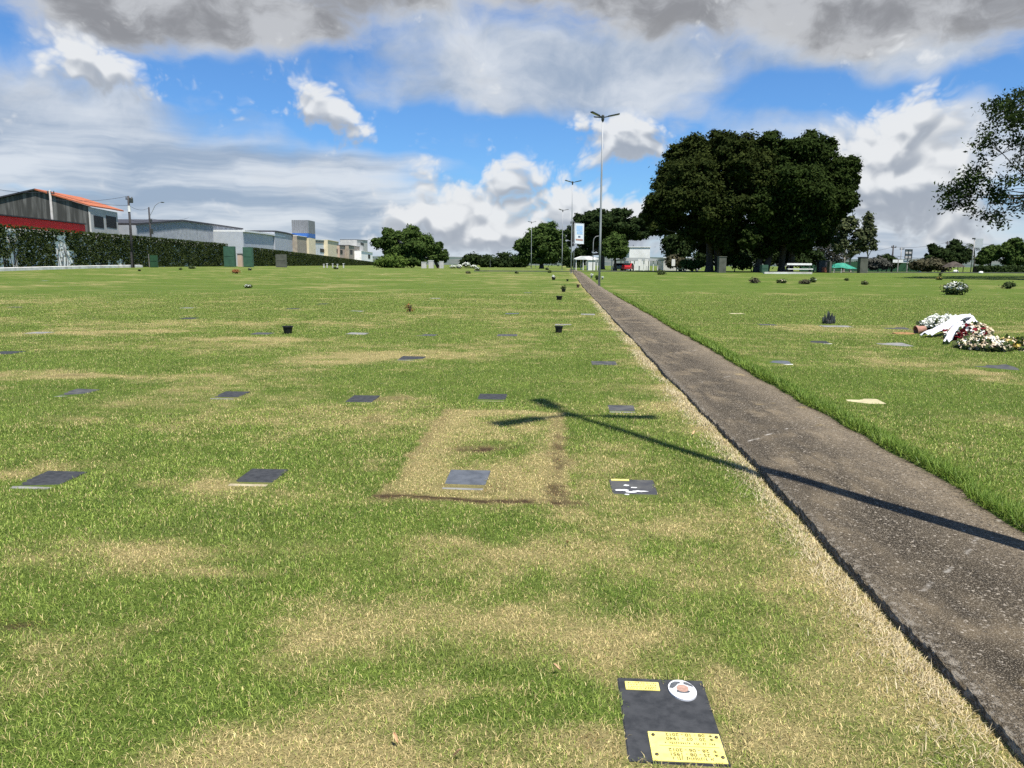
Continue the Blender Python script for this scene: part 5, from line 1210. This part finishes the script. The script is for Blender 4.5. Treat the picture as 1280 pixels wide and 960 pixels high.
# funeral flowers
def bloom_cluster(parent, off, pts, size, mm, k_=10, name='flowers'):
    P_ = np.repeat(np.array(pts), k_, 0); P_ = P_ + rng.normal(size=P_.shape) * size * .55; nn = rng.normal(size=P_.shape) * .7 + np.array([0, -.35, .9]); nn /= np.linalg.norm(nn, axis=1)[:, None]
    V, Fq = leaf_quads(P_ - np.array(off), nn, np.full(len(P_), size), .75); return link(name, np_mesh(name, V, Fq, {'tint': np.repeat(rng.random(len(P_)), 4)}), M[mm], parent)
def heap(label, cx, cy, rx, hz, ry, flowers, seed, leaf='leaf_wreath', nleaf=160, group='funeral flowers heaped on the grave'):
    p = G(cx, cy); s = p.y / F; t = thing('funeral_wreath', label, 'wreath', p, 0, group); rr = random.Random(seed)
    def pt(lo=.5):
        while True:
            u, v = rr.uniform(-1, 1), rr.uniform(-1, 1)
            if u * u + v * v < 1: break
        z = hz * s * math.sqrt(1 - u * u - v * v) * rr.uniform(lo, 1.05); return (p.x + u * rx * s, p.y + v * ry, p.z + z)
    MB().blob((0, 0, hz * s * .3), (rx * s * .8, ry * .8, hz * s * .5), seed, 14, .12).build('foam_base', M['soil'], t)
    bloom_cluster(t, p, [pt(.2) for _ in range(nleaf)], .06, leaf, 6, 'leaves')
    for mm, cnt, sz in flowers: bloom_cluster(t, p, [pt(.8) for _ in range(cnt)], sz, mm, 10)
    return t, p, s
heap('wreath of white flowers behind the white ribbon', 1180, 413, 30, 17, .5, (('petal_white', 200, .05),), 1)
heap('wreath of dark red and pink white flowers in the middle of the heap', 1208, 425, 24, 15, .45, (('petal_red', 60, .06), ('petal_white', 60, .05), ('petal_cream', 50, .045)), 2, nleaf=110)
heap('spray of cream flowers and dark leaves at the front of the heap', 1228, 437, 28, 15, .5, (('petal_cream', 130, .036), ('petal_white', 60, .034)), 3, nleaf=190)
heap('spray of yellow flowers and palm leaves at the right end of the heap', 1264, 436, 20, 11, .5, (('petal_yellow', 90, .04), ('petal_cream', 60, .04)), 4, 'leaf_mid', 130)
heap('small bunch of cream flowers upper right of the white ribbon', 1222, 420, 14, 14, .25, (('petal_cream', 70, .05),), 6, nleaf=40)
# satin ribbons: folded bands
def ribbon(label, pts, w, folds=.03):
    p0 = G(*pts[0][:2]); t = None; V = []; fs = []; ctr = []
    for px, py, hh in pts:
        q = G(px, py); q = Vector((q.x, q.y, q.z + hh)); ctr.append(q)
    n = 28; C = []
    for i_ in range(n + 1):
        u = i_ / n * (len(ctr) - 1); a = min(int(u), len(ctr) - 2); C.append(ctr[a].lerp(ctr[a + 1], u - a))
    for i_, q in enumerate(C):
        tng = (C[min(i_ + 1, n)] - C[max(i_ - 1, 0)]).normalized(); side = Vector((-tng.y, tng.x, 0)).normalized()
        for j_ in range(7):
            v = (j_ / 6 - .5); V.append(q + side * v * w + Vector((0, 0, folds * math.sin(j_ * 2.1 + i_ * .5) - abs(v) * .10)))
    for i_ in range(n):
        for j_ in range(6): fs.append((i_ * 7 + j_, i_ * 7 + j_ + 1, (i_ + 1) * 7 + j_ + 1, (i_ + 1) * 7 + j_))
    b = MB(); b.add(V, fs); o = b.build('satin_ribbon', M['white_sheet'], None, ctr[0], smooth=True); o.location = ctr[0]
    md = o.modifiers.new('thickness', 'SOLIDIFY'); md.thickness = .006
    return tag(o, label, 'ribbon', 'white ribbons on the funeral flowers')
ribbon('broad white satin ribbon draped across the wreaths down to the terracotta pot', [(1157, 422, .10), (1175, 420, .22), (1195, 417, .40), (1209, 414, .42), (1214, 416, .26)], .26)
ribbon('second white satin ribbon hanging from the heap over its front leaves', [(1200, 422, .36), (1192, 426, .32), (1187, 429, .22), (1183, 431, .10)], .13)
# tipped terracotta pot
p = G(1147, 417); s = .66; t = thing('terracotta_pot', 'terracotta pot tipped on its side at the left end of the funeral flowers', 'flower pot', p)
Mx = Matrix.Rotation(R(-100), 3, 'Y') @ Matrix.Identity(3); w = .19
MB().lathe([(.11 * s, 0), (.15 * s, .26 * s), (.175 * s, .27 * s), (.175 * s, .34 * s), (.15 * s, .34 * s), (.13 * s, .1 * s)], (.26 * s, 0, .165 * s), 20, Mx).build('pot', M['terracotta'], t); MB().lathe([(.135 * s, .22 * s), (.05 * s, .24 * s)], (.26 * s, 0, .165 * s), 14, Mx).build('soil', M['soil'], t)
b = MB(); b.blob((-.34, -.05, .0), (.26, .14, .035), 3, 14, .2); o = b.build('spilled_soil', mat('orange_soil', (.30, .16, .07), (.20, .12, .05), 14, .95), None); o.location = p; tag(o, 'orange earth spilled in front of the tipped terracotta pot', 'soil')
# fallen leaves near the camera
for k_, (px, py, lab) in enumerate(((695, 842, 'curled tan leaf on the lawn left of the nearest marker'), (707, 684, 'tan leaf on the lawn below the worn marker'), (571, 953, 'pale curled leaf at the bottom of the lawn'), (868, 545, 'tan leaf right of the dry turf below the lamp shadow'), (497, 932, 'straw coloured leaf near the bottom edge, left of the pale leaf'))):
    p = G(px, py); L = (.032, .042, .030, .05, .028)[k_]; a0 = k_ * 1.3; V = []; fs = []
    for i_ in range(6):
        u = i_ / 5; wd = .42 * L * math.sin(math.pi * (.08 + .88 * u))
        for j_ in (-1, 0, 1): V.append(((u - .5) * L, j_ * wd * .5, .028 + .012 * math.cos(u * 3) + abs(j_) * .008))
    for i_ in range(5):
        for j_ in (0, 1): fs.append((i_ * 3 + j_, i_ * 3 + j_ + 1, i_ * 3 + j_ + 4, i_ * 3 + j_ + 3))
    o = MB().add(V, fs).build('fallen_leaf', M['leaf_fallen'], None); o.location = p; o.rotation_euler = (.2, .1, a0); md = o.modifiers.new('thickness', 'SOLIDIFY'); md.thickness = .001; tag(o, lab, 'leaf', 'fallen leaves on the lawn')

# ------------------------------------------------------------------ sky
EXPO = .78
w = bpy.data.worlds.new('World'); S.world = w; w.use_nodes = True; w.node_tree.nodes.clear(); k = N(w.node_tree)
sky = k.n('ShaderNodeTexSky', sky_type='NISHITA'); sky.sun_disc = False; sky.sun_elevation = ELEV; sky.sun_rotation = math.atan2(sun_dir.x, sun_dir.y)
sky.altitude = 50; sky.air_density = 1.0; sky.dust_density = .4; sky.ozone_density = 3.0
dirv = k.n('ShaderNodeTexCoord').outputs['Generated']
sp = k.n('ShaderNodeSeparateXYZ'); k.put(sp.inputs[0], k.vm('NORMALIZE', dirv)); dx, dy, dz = sp.outputs
az = k.m('ARCTAN2', dx, dy); el = k.m('ARCSINE', dz); UV0 = k.comb(az, el)
# one gentle warp bends every cloud outline
wn = k.n('ShaderNodeTexNoise', noise_dimensions='2D'); k.put(wn.inputs['Vector'], UV0); wn.inputs['Scale'].default_value = 9; wn.inputs['Detail'].default_value = 3; wn.inputs['Roughness'].default_value = .55
UV = k.vm('ADD', UV0, k.vm('MULTIPLY', k.vm('SUBTRACT', wn.outputs['Color'], (.5, .5, .5)), (.06, .045, 0)))
UVs = k.vm('ADD', UV0, k.vm('MULTIPLY', k.vm('SUBTRACT', wn.outputs['Color'], (.5, .5, .5)), (.11, .018, 0)))
def noise2(vec, scale, detail=4., rough=.55, dist=0.):
    x = k.n('ShaderNodeTexNoise', noise_dimensions='2D'); k.put(x.inputs['Vector'], vec)
    x.inputs['Scale'].default_value = scale; x.inputs['Detail'].default_value = detail; x.inputs['Roughness'].default_value = rough; x.inputs['Distortion'].default_value = dist
    return x.outputs[0]
def ae(px, py):
    v = ray(px, py).normalized(); return math.atan2(v.x, v.y), math.asin(v.z)
def blobsum(vec, L):
    tot = None
    for px, py, rx, ry, wt in L:
        u, v = ae(px, py); q = k.vm('MULTIPLY', k.vm('SUBTRACT', vec, (u, v, 0)), (F / rx, F / ry, 0)); f = k.sm(k.vm('LENGTH', q), 1.0, .0, 0., wt); tot = f if tot is None else k.m('ADD', tot, f)
    return tot
zc = k.m('ADD', k.m('MAXIMUM', dz, 0.), .06); PL = k.vm('DIVIDE', k.comb(dx, dy), k.comb(zc, zc, 1.))
# --- layer 1: soft stratus sheets
nS = noise2(k.vm('MULTIPLY', PL, (.55, 1.0, 1)), .9, 6, .55); nS2 = noise2(k.vm('MULTIPLY', UVs, (2.2, 11, 1)), 1.3, 6, .52)
up_ = k.sm(el, .11, .19); nP = noise2(k.vm('MULTIPLY', UV, (1, 1.5, 1)), 7.5, 8, .56); nS2 = k.m('ADD', k.m('MULTIPLY', nS2, k.m('SUBTRACT', 1., up_)), k.m('MULTIPLY', nP, up_))
soft = k.m('ADD', k.m('MULTIPLY', k.m('SUBTRACT', nS, .5), .5), k.m('MULTIPLY', k.m('SUBTRACT', nS2, .5), 1.5))
bsoft = blobsum(UV, [(100, 215, 520, 120, .95), (400, 250, 380, 80, .7), (640, 75, 330, 110, .9), (730, 110, 240, 70, .6), (880, 80, 200, 90, .5), (1160, 230, 300, 190, .8), (1110, 75, 130, 40, .8), (20, 120, 200, 100, .6), (640, 300, 1000, 60, .6), (1100, 60, 260, 80, .6), (960, 150, 160, 40, .45), (450, 110, 200, 40, .3),
                          (280, 108, 200, 30, -.5), (330, 130, 140, 30, -.3), (560, 170, 240, 40, -.85), (1030, 110, 170, 50, -.9), (1200, 108, 110, 30, -.5), (690, 190, 120, 40, -.6), (860, 165, 80, 30, -.4), (50, 238, 120, 12, -.6), (560, 225, 90, 20, -.35), (440, 290, 160, 16, -.3), (200, 262, 160, 14, -.3)])
high = k.sm(el, .34, .55)                                    # broken cloud overhead
ms = k.sm(k.m('ADD', k.m('ADD', soft, bsoft), k.m('MULTIPLY', high, .25)), .05, .95)
shS = noise2(k.vm('MULTIPLY', UVs, (2.0, 17, 1)), 2.0, 6, .55)
nP2 = noise2(k.vm('MULTIPLY', k.vm('ADD', UV, (.004, -.016, 0)), (1, 1.5, 1)), 7.5, 8, .56)
lit = k.m('ADD', .5, k.m('MULTIPLY', k.m('SUBTRACT', nP, nP2), -1.3)); lit = k.m('ADD', k.m('MULTIPLY', lit, .55), k.m('MULTIPLY', nP, .45))
shS = k.m('ADD', k.m('MULTIPLY', shS, k.m('SUBTRACT', 1., up_)), k.m('MULTIPLY', lit, up_))
cS = k.mix(k.sm(shS, .32, .66), (.34, .42, .54), (.72, .76, .81))
# --- layer 2: cumulus, lit from above
CB = [(392, 118, 52, 40, 1.0), (430, 150, 66, 40, .95), (462, 176, 40, 26, .6), (345, 140, 34, 18, .5), (95, 72, 70, 42, .75), (150, 105, 84, 44, .7), (722, 146, 44, 36, .9), (795, 170, 66, 50, 1.0), (750, 190, 90, 60, .7),
      (650, 205, 60, 44, .8), (690, 235, 90, 50, .8), (610, 240, 70, 50, .7), (535, 220, 40, 40, .7), (560, 250, 60, 40, .6), (740, 260, 130, 50, .8), (620, 285, 150, 44, .7), (520, 275, 60, 26, .6), (490, 266, 30, 18, .6),
      (1110, 150, 90, 40, .7), (1165, 185, 110, 70, .9), (1110, 235, 110, 70, .8), (1190, 260, 150, 60, .7), (1060, 225, 60, 60, .7), (1120, 66, 80, 34, .35), (800, 275, 80, 40, .6), (700, 305, 300, 30, .6), (1150, 300, 200, 20, .4), (590, 285, 130, 44, .5), (770, 285, 120, 46, .55), (470, 290, 90, 26, .4), (1140, 205, 130, 80, .35)]
def cum(off, det=9, vw=.55):
    vec = k.vm('ADD', UV, off); wv = k.vm('MULTIPLY', vec, (1, 1.2, 1))
    n1 = noise2(wv, 10, det, .55)
    vo = k.n('ShaderNodeTexVoronoi', feature='F1', voronoi_dimensions='2D'); k.put(vo.inputs['Vector'], wv); vo.inputs['Scale'].default_value = 44; vo.inputs['Detail'].default_value = 2 if det > 5 else 0; vo.inputs['Roughness'].default_value = .55;
    b_ = blobsum(vec, CB)
    t_ = k.m('ADD', k.m('MULTIPLY', b_, 1.0), k.m('MULTIPLY', k.m('SUBTRACT', n1, .5), 1.9))
    return k.m('ADD', t_, k.m('MULTIPLY', k.m('SUBTRACT', .42, vo.outputs['Distance']), vw))
c0 = cum((0, 0, 0)); l0 = cum((0, 0, 0), 3, .35); c1 = cum((-.003, .015, 0), 3, .35)
mc = k.sm(c0, .10, .82, 0., .96); dif = k.m('ADD', k.m('SUBTRACT', l0, c1), k.m('MULTIPLY', k.m('SUBTRACT', c0, l0), .22))
shade = k.sm(k.m('ADD', dif, k.m('MULTIPLY', k.m('SUBTRACT', noise2(UV, 16, 4, .5), .5), .35)), -.30, .26); thick = k.sm(c0, .3, 1.3)
cC = k.mix(shade, (.44, .485, .55), (.82, .84, .86)); cC = k.mix(k.m('MULTIPLY', k.m('MULTIPLY', thick, .6), k.m('SUBTRACT', 1., shade)), cC, (.33, .37, .44))
# --- layer 3: grey bank across the top
nB = noise2(k.vm('MULTIPLY', UV, (1, 1.9, 1)), 6, 9, .58)
bB = blobsum(UV, [(240, 0, 270, 90, 1.2), (370, 45, 100, 40, .7), (90, 10, 120, 50, .4), (620, -45, 280, 80, 1.0), (870, 5, 220, 66, 1.0), (760, 30, 120, 50, .4), (1190, 0, 260, 80, 1.05), (1270, 50, 110, 50, .4), (1030, 40, 120, 50, .6), (640, -170, 1300, 170, .9)])
fB = k.m('ADD', bB, k.m('MULTIPLY', k.m('SUBTRACT', nB, .5), 1.9)); mB = k.sm(fB, .10, .85)
nB2 = noise2(k.vm('MULTIPLY', UV, (1, 1.7, 1)), 8, 8, .58)
cB = k.mix(k.sm(nB2, .38, .62), (.285, .29, .305), (.54, .555, .58)); cB = k.mix(k.sm(fB, 1.0, .2), cB, (.64, .67, .71))
# --- compose; colours are the brightness seen after exposure, so scale them back
SC = 2 ** -EXPO / .1
blue = k.mix(1.0, sky.outputs[0], (.38, .61, .86), 'MULTIPLY')
hz = k.sm(el, .09, .0)
def sc_(c): return k.vm('SCALE', c if not isinstance(c, tuple) else c, SC)
col = k.mix(k.m('MULTIPLY', hz, .55), blue, sc_((.46, .58, .72)))
col = k.mix(k.m('MULTIPLY', ms, .92), col, sc_(cS)); col = k.mix(k.m('MULTIPLY', mB, .97), col, sc_(cB)); col = k.mix(mc, col, sc_(cC))
low = k.sm(el, .035, .0); col = k.mix(k.m('MULTIPLY', low, .5), col, sc_((.52, .60, .70)))
bg = k.n('ShaderNodeBackground'); k.put(bg.inputs[0], col); bg.inputs[1].default_value = .1
out = k.n('ShaderNodeOutputWorld'); k.t.links.new(bg.outputs[0], out.inputs[0])
w.cycles.sampling_method = 'MANUAL'; w.cycles.sample_map_resolution = 1024

S.view_settings.view_transform = 'Standard'; S.view_settings.look = 'None'; S.view_settings.exposure = EXPO; S.view_settings.gamma = 1; S.view_settings.use_curve_mapping = False
S.render.engine = 'CYCLES'; S.cycles.use_denoising = False; S.cycles.max_bounces = 6; S.cycles.transparent_max_bounces = 4
S.render.resolution_x = 1024; S.render.resolution_y = 768
